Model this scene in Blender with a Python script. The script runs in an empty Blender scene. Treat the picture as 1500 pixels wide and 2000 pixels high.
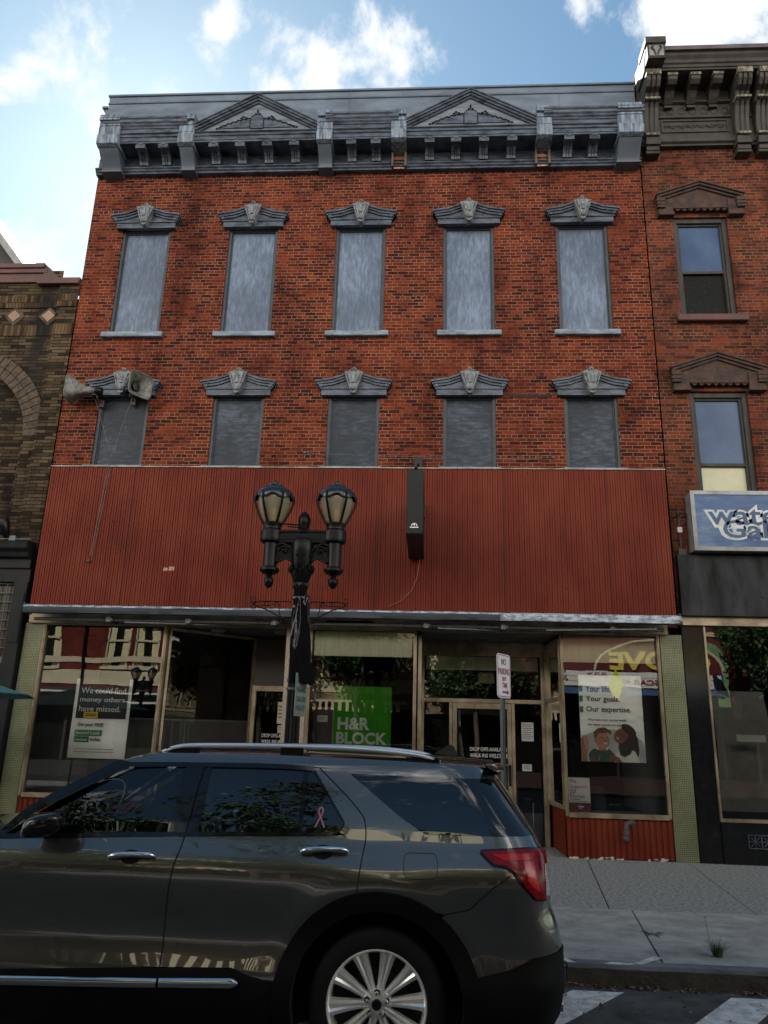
import bpy, bmesh, math, random
import numpy as np
from mathutils import Vector, Matrix, noise
random.seed(7)
SC = bpy.context.scene
COL = SC.collection
PI = math.pi
# ------------------------------------------------------------------ camera
EYE = 1.68
yaw, pit, rol = math.radians(-3.78576), math.radians(16.64335), math.radians(1.62958)
cd = bpy.data.cameras.new('camera'); cam = bpy.data.objects.new('camera', cd); COL.objects.link(cam)
fwd = Vector((math.sin(yaw)*math.cos(pit), math.cos(yaw)*math.cos(pit), math.sin(pit)))
rt = Vector((math.cos(yaw), -math.sin(yaw), 0)); up = rt.cross(fwd)
r2 = math.cos(rol)*rt + math.sin(rol)*up; u2 = -math.sin(rol)*rt + math.cos(rol)*up
Mx = Matrix((r2, u2, -fwd)).transposed().to_4x4(); Mx.translation = (0, 0, EYE)
cam.matrix_world = Mx
cd.sensor_fit = 'VERTICAL'; cd.sensor_height = 24; cd.lens = 24*1507.785/2000
cd.clip_start = 0.05; cd.clip_end = 2000
SC.camera = cam
SC.render.engine = 'CYCLES'
SC.view_settings.view_transform = 'Standard'; SC.view_settings.look = 'None'
SC.view_settings.exposure = 1.28; SC.view_settings.gamma = 1
# ------------------------------------------------------------------ world
SUN_EL, SUN_AZ = math.radians(37), math.radians(-24)    # azimuth from +Y towards +X
wd = bpy.data.worlds.new('World'); SC.world = wd; wd.use_nodes = True
nt = wd.node_tree; nt.nodes.clear()
def N(nt, t, **kw):
    n = nt.nodes.new(t)
    for k, v in kw.items():
        if k == 'inp':
            for a, b in v.items(): n.inputs[a].default_value = b
        else: setattr(n, k, v)
    return n
sky = N(nt, 'ShaderNodeTexSky', sky_type='NISHITA', sun_disc=False)
sky.sun_elevation = SUN_EL; sky.sun_rotation = SUN_AZ
sky.air_density = 1.0; sky.dust_density = 0.3; sky.ozone_density = 1.6
geo = N(nt, 'ShaderNodeTexCoord')
L = nt.links.new
def math_n(nt, op, a, b=None, c=None):
    n = nt.nodes.new('ShaderNodeMath'); n.operation = op
    for i, v in enumerate((a, b, c)):
        if v is None: continue
        if hasattr(v, 'is_linked') or hasattr(v, 'links'): nt.links.new(v, n.inputs[i])
        else: n.inputs[i].default_value = v
    return n.outputs[0]
n1 = N(nt, 'ShaderNodeTexNoise', inp={'Scale': 7.0, 'Detail': 9.0, 'Roughness': 0.62, 'Distortion': 0.25})
n2 = N(nt, 'ShaderNodeTexNoise', inp={'Scale': 2.2, 'Detail': 3.0, 'Roughness': 0.5})
L(geo.outputs['Generated'], n1.inputs['Vector']); L(geo.outputs['Generated'], n2.inputs['Vector'])
mask = None
for (dx, dy, dz, w_, s_) in [(-.125, .688, .715, .062, 1.1), (-.07, .680, .730, .050, 1.0), (-.17, .69, .70, .04, .9), (-.236, .633, .736, .035, .6), (.25, .632, .735, .075, .95), (.15, .64, .755, .035, .8),
                        (-.40, .60, .69, .05, .55), (-.33, .59, .735, .04, .45), (-.46, .72, .51, .06, .8),
                        (.40, .60, .70, .10, .7), (-.6, .5, .6, .25, .8), (.6, .5, .62, .2, .8)]:
    v = Vector((dx, dy, dz)).normalized()
    d = N(nt, 'ShaderNodeVectorMath', operation='DISTANCE'); L(geo.outputs['Generated'], d.inputs[0]); d.inputs[1].default_value = v
    g = math_n(nt, 'MULTIPLY', math_n(nt, 'MAXIMUM', math_n(nt, 'SUBTRACT', 1.0, math_n(nt, 'DIVIDE', d.outputs['Value'], w_*1.9)), 0.0), s_)
    mask = g if mask is None else math_n(nt, 'MAXIMUM', mask, g)
cl = math_n(nt, 'ADD', mask, math_n(nt, 'MULTIPLY', math_n(nt, 'SUBTRACT', n1.outputs['Fac'], .5), 2.3))
cl = math_n(nt, 'ADD', cl, math_n(nt, 'MULTIPLY', math_n(nt, 'SUBTRACT', n2.outputs['Fac'], .5), .5))
# unseen over-bright cloud bank, added behind the camera to light the shaded facade
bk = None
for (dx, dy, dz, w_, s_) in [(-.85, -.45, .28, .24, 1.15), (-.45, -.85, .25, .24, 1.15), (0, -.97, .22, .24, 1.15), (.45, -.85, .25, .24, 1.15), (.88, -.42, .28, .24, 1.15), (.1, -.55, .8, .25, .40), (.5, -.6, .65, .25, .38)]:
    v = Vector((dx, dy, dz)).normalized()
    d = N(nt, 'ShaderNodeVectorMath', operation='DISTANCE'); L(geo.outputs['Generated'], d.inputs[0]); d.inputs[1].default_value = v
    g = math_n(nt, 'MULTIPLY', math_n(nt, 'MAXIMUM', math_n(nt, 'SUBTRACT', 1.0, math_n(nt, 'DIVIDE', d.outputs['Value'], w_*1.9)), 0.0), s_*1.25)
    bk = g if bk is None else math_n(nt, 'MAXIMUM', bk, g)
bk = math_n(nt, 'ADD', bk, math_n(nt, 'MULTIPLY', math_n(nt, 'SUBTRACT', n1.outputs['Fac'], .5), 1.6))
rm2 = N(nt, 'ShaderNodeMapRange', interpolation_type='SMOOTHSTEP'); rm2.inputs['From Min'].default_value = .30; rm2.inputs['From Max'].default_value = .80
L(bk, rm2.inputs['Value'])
rmp = N(nt, 'ShaderNodeMapRange', interpolation_type='SMOOTHSTEP'); rmp.inputs['From Min'].default_value = .42; rmp.inputs['From Max'].default_value = .80
L(cl, rmp.inputs['Value'])
mix = N(nt, 'ShaderNodeMix', data_type='RGBA'); L(rmp.outputs[0], mix.inputs[0])
skc = N(nt, 'ShaderNodeMix', data_type='RGBA', blend_type='MULTIPLY'); skc.inputs[0].default_value = 1
L(sky.outputs[0], skc.inputs[6]); skc.inputs[7].default_value = (0.88, 1.05, .97, 1)
L(skc.outputs[2], mix.inputs[6]); mix.inputs[7].default_value = (6.6, 6.8, 7.0, 1)
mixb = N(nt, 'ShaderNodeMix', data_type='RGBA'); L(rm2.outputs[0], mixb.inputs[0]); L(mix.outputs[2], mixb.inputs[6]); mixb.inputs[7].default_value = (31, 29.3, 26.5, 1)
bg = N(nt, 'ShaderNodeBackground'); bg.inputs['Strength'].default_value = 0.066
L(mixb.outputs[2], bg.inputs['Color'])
wo = N(nt, 'ShaderNodeOutputWorld'); L(bg.outputs[0], wo.inputs[0])
# ------------------------------------------------------------------ sun
sl = bpy.data.lights.new('sun', 'SUN'); sl.energy = 5.0; sl.angle = math.radians(.5); sl.color = (1, .95, .86)
so = bpy.data.objects.new('sun', sl); COL.objects.link(so)
sd = Vector((math.sin(SUN_AZ)*math.cos(SUN_EL), math.cos(SUN_AZ)*math.cos(SUN_EL), math.sin(SUN_EL)))
so.rotation_euler = sd.to_track_quat('Z', 'Y').to_euler(); so.location = (-20, 40, 40)

# ------------------------------------------------------------------ materials
MATS = {}
def base_mat(name):
    m = bpy.data.materials.new(name); m.use_nodes = True
    return m, m.node_tree, m.node_tree.nodes['Principled BSDF']
def pos(nt, scale=(1, 1, 1)):
    g = N(nt, 'ShaderNodeNewGeometry'); mp = N(nt, 'ShaderNodeMapping'); mp.inputs['Scale'].default_value = scale
    nt.links.new(g.outputs['Position'], mp.inputs['Vector']); return mp.outputs[0]
def ramp(nt, fac, stops):
    r = N(nt, 'ShaderNodeValToRGB'); e = r.color_ramp.elements
    while len(e) < len(stops): e.new(.5)
    for i, (p, c) in enumerate(stops): e[i].position = p; e[i].color = (*c, 1)
    nt.links.new(fac, r.inputs[0]); return r.outputs[0]
def bump(nt, b, h, strength=.3, dist=.01):
    bp = N(nt, 'ShaderNodeBump'); bp.inputs['Strength'].default_value = strength; bp.inputs['Distance'].default_value = dist
    nt.links.new(h, bp.inputs['Height']); nt.links.new(bp.outputs[0], b.inputs['Normal'])
def mat(name, c1, c2=None, rough=.6, metal=0, scale=(3, 3, 3), ns=1.0, detail=6, lo=.35, hi=.65, bmp=0, bscale=40, coat=0, spec=.5, nr=.6):
    if name in MATS: return MATS[name]
    m, t, b = base_mat(name)
    b.inputs['Roughness'].default_value = rough; b.inputs['Metallic'].default_value = metal
    b.inputs['Specular IOR Level'].default_value = spec; b.inputs['Coat Weight'].default_value = coat
    b.inputs['Coat Roughness'].default_value = .03
    if c2 is None: c2 = tuple(x*.72 for x in c1)
    n = N(t, 'ShaderNodeTexNoise', inp={'Scale': ns, 'Detail': detail, 'Roughness': nr}); t.links.new(pos(t, scale), n.inputs['Vector'])
    t.links.new(ramp(t, n.outputs['Fac'], [(lo, c1), (hi, c2)]), b.inputs['Base Color'])
    if bmp:
        n2 = N(t, 'ShaderNodeTexNoise', inp={'Scale': bscale, 'Detail': 4}); t.links.new(pos(t), n2.inputs['Vector'])
        bump(t, b, n2.outputs['Fac'], bmp)
    MATS[name] = m; return m
def brick_mat(name, cols, mortar, bw=.215, rh=.0705, ms=.006, axis='x', squash=(.5, 6), stain=None, bmp=.6, big=.35):
    m, t, b = base_mat(name)
    g = N(t, 'ShaderNodeNewGeometry'); s = N(t, 'ShaderNodeSeparateXYZ'); t.links.new(g.outputs['Position'], s.inputs[0])
    dn = N(t, 'ShaderNodeTexNoise', inp={'Scale': 9.0, 'Detail': 2}); t.links.new(g.outputs['Position'], dn.inputs['Vector'])
    wob = math_n(t, 'MULTIPLY', math_n(t, 'SUBTRACT', dn.outputs['Fac'], .5), .022)
    c = N(t, 'ShaderNodeCombineXYZ')
    hx = s.outputs[0] if axis == 'x' else s.outputs[1]
    t.links.new(math_n(t, 'ADD', hx, wob), c.inputs[0]); t.links.new(math_n(t, 'ADD', s.outputs[2], wob), c.inputs[1])
    br = N(t, 'ShaderNodeTexBrick', offset=.5, offset_frequency=2, squash=squash[0], squash_frequency=squash[1])
    br.inputs['Color1'].default_value = (0, 0, 0, 1); br.inputs['Color2'].default_value = (1, 1, 1, 1); br.inputs['Mortar'].default_value = (.5, .5, .5, 1)
    br.inputs['Scale'].default_value = 1; br.inputs['Mortar Size'].default_value = ms; br.inputs['Mortar Smooth'].default_value = .15
    br.inputs['Brick Width'].default_value = bw; br.inputs['Row Height'].default_value = rh
    t.links.new(c.outputs[0], br.inputs['Vector'])
    big_n = N(t, 'ShaderNodeTexNoise', inp={'Scale': .8, 'Detail': 4}); t.links.new(g.outputs['Position'], big_n.inputs['Vector'])
    fine = N(t, 'ShaderNodeTexNoise', inp={'Scale': 25.0, 'Detail': 5, 'Roughness': .7}); t.links.new(g.outputs['Position'], fine.inputs['Vector'])
    f = math_n(t, 'ADD', br.outputs['Color'], math_n(t, 'MULTIPLY', math_n(t, 'SUBTRACT', big_n.outputs['Fac'], .5), big*4))
    f = math_n(t, 'ADD', f, math_n(t, 'MULTIPLY', math_n(t, 'SUBTRACT', fine.outputs['Fac'], .5), .7))
    k = len(cols); bc = ramp(t, f, [(.05+.9*i/(k-1), cc) for i, cc in enumerate(cols)])
    # mortar tone varies (missing / repointed)
    mn = N(t, 'ShaderNodeTexNoise', inp={'Scale': 2.1, 'Detail': 5}); t.links.new(g.outputs['Position'], mn.inputs['Vector'])
    mc = ramp(t, mn.outputs['Fac'], [(.36, tuple(x*.45 for x in mortar)), (.56, mortar)])
    mx = N(t, 'ShaderNodeMix', data_type='RGBA'); t.links.new(br.outputs['Fac'], mx.inputs[0]); t.links.new(bc, mx.inputs[6]); t.links.new(mc, mx.inputs[7])
    so_ = N(t, 'ShaderNodeTexNoise', inp={'Scale': 1.0, 'Detail': 7, 'Roughness': .65}); t.links.new(pos(t, (1.6, 1.6, .45)), so_.inputs['Vector'])
    dk = N(t, 'ShaderNodeMix', data_type='RGBA', blend_type='MULTIPLY'); dk.inputs[0].default_value = 1
    t.links.new(mx.outputs[2], dk.inputs[6]); t.links.new(ramp(t, so_.outputs['Fac'], [(.34, (.50, .46, .48)), (.48, (.92, .90, .92)), (.66, (1.18, 1.15, 1.05))]), dk.inputs[7])
    wn = N(t, 'ShaderNodeTexNoise', inp={'Scale': 5.5, 'Detail': 8, 'Roughness': .7}); t.links.new(g.outputs['Position'], wn.inputs['Vector'])
    wm = N(t, 'ShaderNodeMapRange', inp={'From Min': .66, 'From Max': .76}); t.links.new(wn.outputs['Fac'], wm.inputs['Value'])
    wx = N(t, 'ShaderNodeMix', data_type='RGBA'); t.links.new(math_n(t, 'MULTIPLY', wm.outputs[0], .5), wx.inputs[0]); t.links.new(dk.outputs[2], wx.inputs[6]); wx.inputs[7].default_value = (*[min(1, q*1.0) for q in mortar], 1)
    out = wx.outputs[2]
    if stain:
        for (sx, z0, z1, wdt, amt) in stain:
            dx = math_n(t, 'ABSOLUTE', math_n(t, 'SUBTRACT', math_n(t, 'ADD', s.outputs[0], math_n(t, 'MULTIPLY', math_n(t, 'SUBTRACT', big_n.outputs['Fac'], .5), .7)), sx))
            a = N(t, 'ShaderNodeMapRange', interpolation_type='SMOOTHSTEP'); a.inputs['From Min'].default_value = wdt; a.inputs['From Max'].default_value = wdt*.25
            t.links.new(dx, a.inputs['Value'])
            zz = math_n(t, 'ABSOLUTE', math_n(t, 'SUBTRACT', s.outputs[2], (z0+z1)/2))
            z_ = N(t, 'ShaderNodeMapRange', interpolation_type='SMOOTHSTEP'); z_.inputs['From Min'].default_value = (z1-z0)/2; z_.inputs['From Max'].default_value = (z1-z0)/2*.55
            t.links.new(zz, z_.inputs['Value'])
            am = math_n(t, 'MULTIPLY', math_n(t, 'MULTIPLY', a.outputs[0], z_.outputs[0]), amt)
            m2 = N(t, 'ShaderNodeMix', data_type='RGBA'); t.links.new(am, m2.inputs[0]); t.links.new(out, m2.inputs[6]); m2.inputs[7].default_value = (.012, .011, .010, 1); out = m2.outputs[2]
    t.links.new(out, b.inputs['Base Color']); b.inputs['Roughness'].default_value = .88; b.inputs['Specular IOR Level'].default_value = .08
    hh = math_n(t, 'ADD', math_n(t, 'SUBTRACT', 1.0, br.outputs['Fac']), math_n(t, 'MULTIPLY', fine.outputs['Fac'], .5))
    bump(t, b, hh, bmp, .012)
    MATS[name] = m; return m
def glass_mat(name, tint=(.98, .99, .98), ior=1.85, wav=.02):
    m, t, b = base_mat(name); t.nodes.remove(b)
    tr = N(t, 'ShaderNodeBsdfTransparent'); tr.inputs[0].default_value = (*tint, 1)
    gl = N(t, 'ShaderNodeBsdfGlossy'); gl.inputs['Roughness'].default_value = 0.004; gl.inputs['Color'].default_value = (1, 1, 1, 1)
    fr = N(t, 'ShaderNodeFresnel'); fr.inputs[0].default_value = ior
    mx = N(t, 'ShaderNodeMixShader'); t.links.new(fr.outputs[0], mx.inputs[0]); t.links.new(tr.outputs[0], mx.inputs[1]); t.links.new(gl.outputs[0], mx.inputs[2])
    if wav:
        n = N(t, 'ShaderNodeTexNoise', inp={'Scale': 1.1, 'Detail': 1}); t.links.new(pos(t), n.inputs['Vector'])
        bp = N(t, 'ShaderNodeBump'); bp.inputs['Strength'].default_value = wav; bp.inputs['Distance'].default_value = .1
        t.links.new(n.outputs['Fac'], bp.inputs['Height']); t.links.new(bp.outputs[0], gl.inputs['Normal'])
    t.links.new(mx.outputs[0], t.nodes['Material Output'].inputs[0]); MATS[name] = m; return m

BR_MAIN = brick_mat('old_red_brick', [(.030, .0075, .006), (.064, .011, .0065), (.092, .0165, .0085), (.138, .028, .012), (.078, .014, .008)], (.22, .135, .092), ms=.0052, big=.24)
BR_RIGHT = brick_mat('brown_red_brick', [(.040, .014, .009), (.064, .020, .013), (.090, .026, .015), (.135, .032, .015)], (.17, .105, .075), ms=.005, big=.3)
BR_LEFT = brick_mat('tan_brown_brick', [(.015, .011, .008), (.036, .026, .016), (.056, .040, .024), (.085, .062, .040)], (.012, .011, .009), bw=.30, rh=.069, ms=.007, squash=(1, 2), big=.22,
                    stain=[(-7.95, 8.7, 10.7, .30, .9), (-8.0, 7.4, 9.1, .55, .75), (-7.45, 9.8, 10.6, .5, .5)])
BR_SOLD = brick_mat('tan_brown_brick_upright', [(.018, .012, .008), (.045, .029, .016), (.075, .048, .026), (.10, .068, .04)], (.035, .027, .02), bw=.068, rh=.26, ms=.007, squash=(1, 2), big=.22, stain=[(-7.95, 8.7, 10.7, .30, .9)])
BR_OPP = brick_mat('dark_maroon_brick', [(.10, .02, .016), (.14, .028, .02), (.18, .035, .025)], (.12, .05, .04), ms=.004, bmp=.2)
BR_OPP2 = brick_mat('buff_brick', [(.30, .22, .13), (.36, .27, .16), (.42, .33, .2)], (.3, .26, .2), ms=.004, bmp=.2)
BR_EXP = brick_mat('exposed_broken_brick', [(.25, .05, .02), (.42, .10, .03), (.5, .33, .25)], (.5, .38, .3), bw=.2, rh=.065, ms=.012, bmp=1)
GREY = mat('weathered_blue_grey_paint', (.15, .18, .23), (.07, .085, .11), rough=.55, scale=(2.2, 2.2, 5), ns=1.3, lo=.38, hi=.66, bmp=.15)
GREYD = mat('dark_grey_paint', (.030, .036, .046), (.014, .017, .022), rough=.55, scale=(3, 3, 3), bmp=.15)
GREYM = mat('dull_grey_moulding', (.078, .096, .130), (.011, .0135, .018), rough=.40, spec=.3, scale=(2.2, 2.2, 7), ns=1.6, detail=10, lo=.40, hi=.66, nr=.7, bmp=.2)
GREYL = mat('faded_grey_streaked', (.19, .235, .30), (.050, .062, .082), rough=.42, spec=.35, scale=(14, 14, 1.6), ns=1.2, detail=9, lo=.38, hi=.62, bmp=.1)
def board_mat(name, a, b_, c_, sc=(5, 5, .9)):
    m, t, b = base_mat(name)
    n = N(t, 'ShaderNodeTexNoise', inp={'Scale': 2.2, 'Detail': 8, 'Roughness': .68, 'Distortion': .3}); t.links.new(pos(t, sc), n.inputs['Vector'])
    n2 = N(t, 'ShaderNodeTexNoise', inp={'Scale': 1.0, 'Detail': 3}); t.links.new(pos(t), n2.inputs['Vector'])
    f = math_n(t, 'ADD', n.outputs['Fac'], math_n(t, 'MULTIPLY', math_n(t, 'SUBTRACT', n2.outputs['Fac'], .5), .7))
    t.links.new(ramp(t, f, [(.33, a), (.5, b_), (.72, c_)]), b.inputs['Base Color']); b.inputs['Roughness'].default_value = .45
    MATS[name] = m; return m
BOARD = board_mat('weathered_blue_window_board', (.036, .053, .090), (.058, .084, .138), (.125, .170, .250), (9, 9, 2.0))
BOARD2 = board_mat('grey_plywood_board', (.012, .016, .024), (.020, .027, .040), (.060, .075, .102), (2.5, 2.5, 8)); BOARD2.node_tree.nodes['Principled BSDF'].inputs['Specular IOR Level'].default_value = .2
REDP = board_mat('red_ribbed_metal', (.092, .0135, .007), (.120, .0185, .009), (.142, .028, .014), (1.2, 1.2, .35)); REDP.node_tree.nodes['Principled BSDF'].inputs['Specular IOR Level'].default_value = .1; REDP.node_tree.nodes['Principled BSDF'].inputs['Roughness'].default_value = .5
TAN = mat('aged_tan_aluminium', (.33, .265, .18), (.13, .097, .06), rough=.42, metal=.35, scale=(3, 3, 2), bmp=.05)
TAN2 = mat('pitted_tan_stone', (.33, .265, .20), (.16, .125, .09), rough=.7, scale=(60, 60, 60), bmp=.3)
BLACK = mat('black_iron_paint', (.003, .003, .0035), (.006, .006, .007), rough=.32, spec=.18, scale=(6, 6, 6), bmp=.12, bscale=60)
BLACKM = mat('matt_black', (.006, .006, .006), (.009, .009, .009), rough=.75, spec=.15)
DARK = mat('dark_interior_paint', (.03, .029, .027), (.022, .021, .02), rough=.8)
DARKF = mat('dark_storefront_paint', (.007, .008, .009), (.013, .014, .015), spec=.15, rough=.5, scale=(3, 3, 1), bmp=.2)
GLASS = glass_mat('shop_glass')
GLASSR = glass_mat('side_pane_glass', ior=1.4)
GLASSUP = mat('old_window_glass', (.02, .03, .05), (.03, .045, .075), rough=.12, spec=1.0, scale=(2, 2, 2))
CHROME = mat('chrome', (.75, .76, .78), (.7, .71, .73), rough=.08, metal=1)
GALV = mat('galvanised_steel', (.13, .14, .15), (.07, .076, .083), rough=.5, metal=.6, scale=(20, 20, 3))
WHITE = mat('white_paper', (.90, .91, .88), (.84, .85, .83), rough=.6, scale=(1.5, 1.5, 4), bmp=.12, bscale=6)
OFFW = mat('cream_blind', (.50, .49, .36), (.42, .41, .29), rough=.8, scale=(14, 14, .5))
BLACKT = mat('black_print', (.012, .012, .012), rough=.6)
WHITET = mat('white_print', (.72, .73, .71), (.6, .62, .6), rough=.6)

# ------------------------------------------------------------------ mesh helpers
class MB:
    def __init__(s): s.v = []; s.f = []; s.m = []; s.mi = 0
    def add(s, vs, fs):
        o = len(s.v); s.v += [tuple(v) for v in vs]; s.f += [tuple(i+o for i in f) for f in fs]; s.m += [s.mi]*len(fs); return s
    def box(s, x0, x1, y0, y1, z0, z1):
        return s.add([(x, y, z) for x in (x0, x1) for y in (y0, y1) for z in (z0, z1)],
                     [(0, 1, 3, 2), (4, 6, 7, 5), (0, 4, 5, 1), (2, 3, 7, 6), (0, 2, 6, 4), (1, 5, 7, 3)])
    def prism(s, poly, y0, y1, tf=None):      # poly in (x, z) extruded along y
        n = len(poly); vs = [(x, y0, z) for x, z in poly]+[(x, y1, z) for x, z in poly]
        if tf: vs = [tf(v) for v in vs]
        return s.add(vs, [tuple(range(n)), tuple(range(2*n-1, n-1, -1))]+[(i, i+n, (i+1) % n+n, (i+1) % n) for i in range(n)])
    def extx(s, prof, x0, x1, k0=0, k1=0):    # profile (y, z) extruded along x; k mitres
        n = len(prof); vs = [(x0+k0*y, y, z) for y, z in prof]+[(x1+k1*y, y, z) for y, z in prof]
        return s.add(vs, [tuple(range(n)), tuple(range(2*n-1, n-1, -1))]+[(i, i+n, (i+1) % n+n, (i+1) % n) for i in range(n)])
    def sweep(s, prof, p0, p1, up=(0, 0, 1)): # closed profile (a=outward, b=up) swept along a segment
        p0, p1 = Vector(p0), Vector(p1); d = (p1-p0).normalized(); o = d.cross(Vector(up)).normalized(); w = o.cross(d)
        n = len(prof); vs = [p+o*a+w*b for p in (p0, p1) for a, b in prof]
        return s.add(vs, [tuple(range(n)), tuple(range(2*n-1, n-1, -1))]+[(i, i+n, (i+1) % n+n, (i+1) % n) for i in range(n)])
    def tube(s, pts, r, n=8, cap=True):
        pts = [Vector(p) for p in pts]; R = r if isinstance(r, (list, tuple)) else [r]*len(pts)
        o = len(s.v); prev = None; fs = []; vs = []
        for i, p in enumerate(pts):
            d = (pts[min(i+1, len(pts)-1)]-pts[max(i-1, 0)]).normalized()
            a = prev if prev is not None else (Vector((0, 0, 1)) if abs(d.z) < .9 else Vector((1, 0, 0)))
            a = (a-d*a.dot(d)).normalized(); prev = a; b = d.cross(a)
            vs += [p+(a*math.cos(2*PI*k/n)+b*math.sin(2*PI*k/n))*R[i] for k in range(n)]
        for i in range(len(pts)-1):
            for k in range(n): fs.append((i*n+k, i*n+(k+1) % n, (i+1)*n+(k+1) % n, (i+1)*n+k))
        if cap: fs += [tuple(range(n-1, -1, -1)), tuple(range((len(pts)-1)*n, len(pts)*n))]
        return s.add(vs, fs)
    def lathe(s, prof, cx, cy, n=24, tf=None, a0=0, flute=0, cap=True):
        vs = []; fs = []
        for r, z in prof:
            for k in range(n):
                a = a0+2*PI*k/n; rr = r*(1-(flute if k % 2 else 0)); vs.append((cx+rr*math.cos(a), cy+rr*math.sin(a), z))
        for i in range(len(prof)-1):
            for k in range(n): fs.append((i*n+k, i*n+(k+1) % n, (i+1)*n+(k+1) % n, (i+1)*n+k))
        if cap: fs += [tuple(range(n-1, -1, -1)), tuple(range((len(prof)-1)*n, len(prof)*n))]
        if tf: vs = [tf(v) for v in vs]
        return s.add(vs, fs)
    def ball(s, c, r, n=12, m=8):
        r3 = r if isinstance(r, (list, tuple)) else (r, r, r); vs = []; fs = []
        for i in range(m+1):
            t = PI*i/m
            for k in range(n):
                a = 2*PI*k/n; vs.append((c[0]+r3[0]*math.sin(t)*math.cos(a), c[1]+r3[1]*math.sin(t)*math.sin(a), c[2]+r3[2]*math.cos(t)))
        for i in range(m):
            for k in range(n): fs.append((i*n+k, i*n+(k+1) % n, (i+1)*n+(k+1) % n, (i+1)*n+k))
        return s.add(vs, fs)
    def grid(s, fn, nu, nv):
        vs = [fn(i/nu, j/nv) for i in range(nu+1) for j in range(nv+1)]
        return s.add(vs, [(i*(nv+1)+j, (i+1)*(nv+1)+j, (i+1)*(nv+1)+j+1, i*(nv+1)+j+1) for i in range(nu) for j in range(nv)])
    def text(s, body, tf, w=None, h=None, bold=0, depth=.002, shear=0, align='L'):
        c = bpy.data.curves.new('t', 'FONT'); c.body = body; c.size = 1; c.offset = bold; c.extrude = .5; c.shear = shear; c.resolution_u = 3
        o = bpy.data.objects.new('t', c); COL.objects.link(o); dg = bpy.context.evaluated_depsgraph_get()
        me = o.evaluated_get(dg).to_mesh(); co = [v.co.copy() for v in me.vertices]; fs = [tuple(p.vertices) for p in me.polygons]
        o.evaluated_get(dg).to_mesh_clear(); bpy.data.objects.remove(o); bpy.data.curves.remove(c)
        x0 = min(v.x for v in co); x1 = max(v.x for v in co); y0 = min(v.y for v in co); y1 = max(v.y for v in co)
        if h is None: kx = w/(x1-x0); ky = kx
        else: ky = h/(y1-y0); kx = w/(x1-x0) if w else ky
        return s.add([tf((v.x-x0)*kx, (v.y-y0)*ky, (v.z+.5)*depth) for v in co], fs)
    def build(s, name, mats, parent=None, loc=None, bevel=0, smooth=None, rec=True, merge=0):
        org = Vector(WL[parent.name]) if parent is not None else (Vector(loc) if loc is not None else Vector((0, 0, 0)))
        me = bpy.data.meshes.new(name); me.from_pydata([Vector(v)-org for v in s.v], [], s.f)
        if not isinstance(mats, (list, tuple)): mats = [mats]
        for m in mats: me.materials.append(m)
        me.polygons.foreach_set('material_index', s.m)
        bm = bmesh.new(); bm.from_mesh(me)
        if merge: bmesh.ops.remove_doubles(bm, verts=bm.verts, dist=merge)
        if rec: bmesh.ops.recalc_face_normals(bm, faces=bm.faces)
        if bevel:
            es = [e for e in bm.edges if len(e.link_faces) == 2 and e.calc_face_angle(0) > .6]
            bmesh.ops.bevel(bm, geom=es, offset=bevel, segments=2, affect='EDGES', clamp_overlap=True)
        bm.to_mesh(me); bm.free()
        if smooth is not None:
            me.polygons.foreach_set('use_smooth', [True]*len(me.polygons))
            try: me.set_sharp_from_angle(angle=math.radians(smooth))
            except Exception: pass
        me.update()
        o = bpy.data.objects.new(name, me); COL.objects.link(o)
        if parent is not None: o.parent = parent
        else: o.location = org
        WL[o.name] = tuple(org); return o
WL = {}
def thing(name, loc, label, cat, group=None):
    o = bpy.data.objects.new(name, None); COL.objects.link(o); o.location = loc; WL[o.name] = tuple(loc)
    o.empty_display_size = .2; tag(o, label, cat, group); return o
def tag(o, label=None, cat=None, group=None, kind=None):
    if label: o['label'] = label
    if cat: o['category'] = cat
    if group: o['group'] = group
    if kind: o['kind'] = kind
    return o
def front(x, y, z):     # text transform on a surface facing -Y
    return lambda a, b, c: (x+a, y-c, z+b)
def backf(x, y, z):     # facing +Y (read from the other side of the street)
    return lambda a, b, c: (x-a, y+c, z+b)

# ================================================================== GROUND
FY = 13.5                      # facade plane
ASPH = mat('asphalt', (.026, .0255, .025), (.125, .122, .118), rough=.9, scale=(1, 1, 1), ns=3.0, detail=12, lo=.35, hi=.7, bmp=.5, bscale=120, nr=.75)
CONC = mat('smooth_concrete', (.46, .45, .42), (.17, .166, .152), rough=.85, scale=(1, 1, 1), ns=2.4, detail=15, lo=.32, hi=.68, bmp=.35, bscale=150, nr=.75)
CONC2 = mat('pebbled_concrete', (.46, .45, .42), (.075, .073, .068), rough=.9, scale=(1, 1, 1), ns=22, detail=8, lo=.36, hi=.62, bmp=.8, bscale=90, nr=.8)
KERBM = mat('grey_kerb_stone', (.20, .215, .235), (.10, .105, .11), rough=.8, scale=(2, 2, 2), bmp=.8, bscale=25, detail=10)
KERBF = mat('dark_kerb_face', (.06, .055, .042), (.028, .025, .02), rough=.95, scale=(5, 5, 5), bmp=1, bscale=30, detail=10)  # kerb face below the top edge, a darker brown than the stone
PAINT = mat('worn_white_road_paint', (.74, .73, .70), (.24, .235, .225), rough=.8, scale=(1, 1, 1), ns=9, detail=12, lo=.42, hi=.66, bmp=.3, bscale=100, nr=.8)
RP = [(-2.55, -.15), (-1.0, -.11), (1.5, -.09), (3.5, -.105), (4.95, -.125), (6.8, -.145), (7.15, -.15)]
def road_z(y):
    return float(np.interp(y, [p[0] for p in RP], [p[1] for p in RP]))
m = MB()
for i in range(len(RP)-1):
    (a, za), (b, zb) = RP[i], RP[i+1]
    for k in range(24):
        x0 = -90+k*7.5; m.add([(x0, a, za), (x0+7.5, a, za), (x0+7.5, b, zb), (x0, b, zb)], [(0, 1, 2, 3)])
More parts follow.
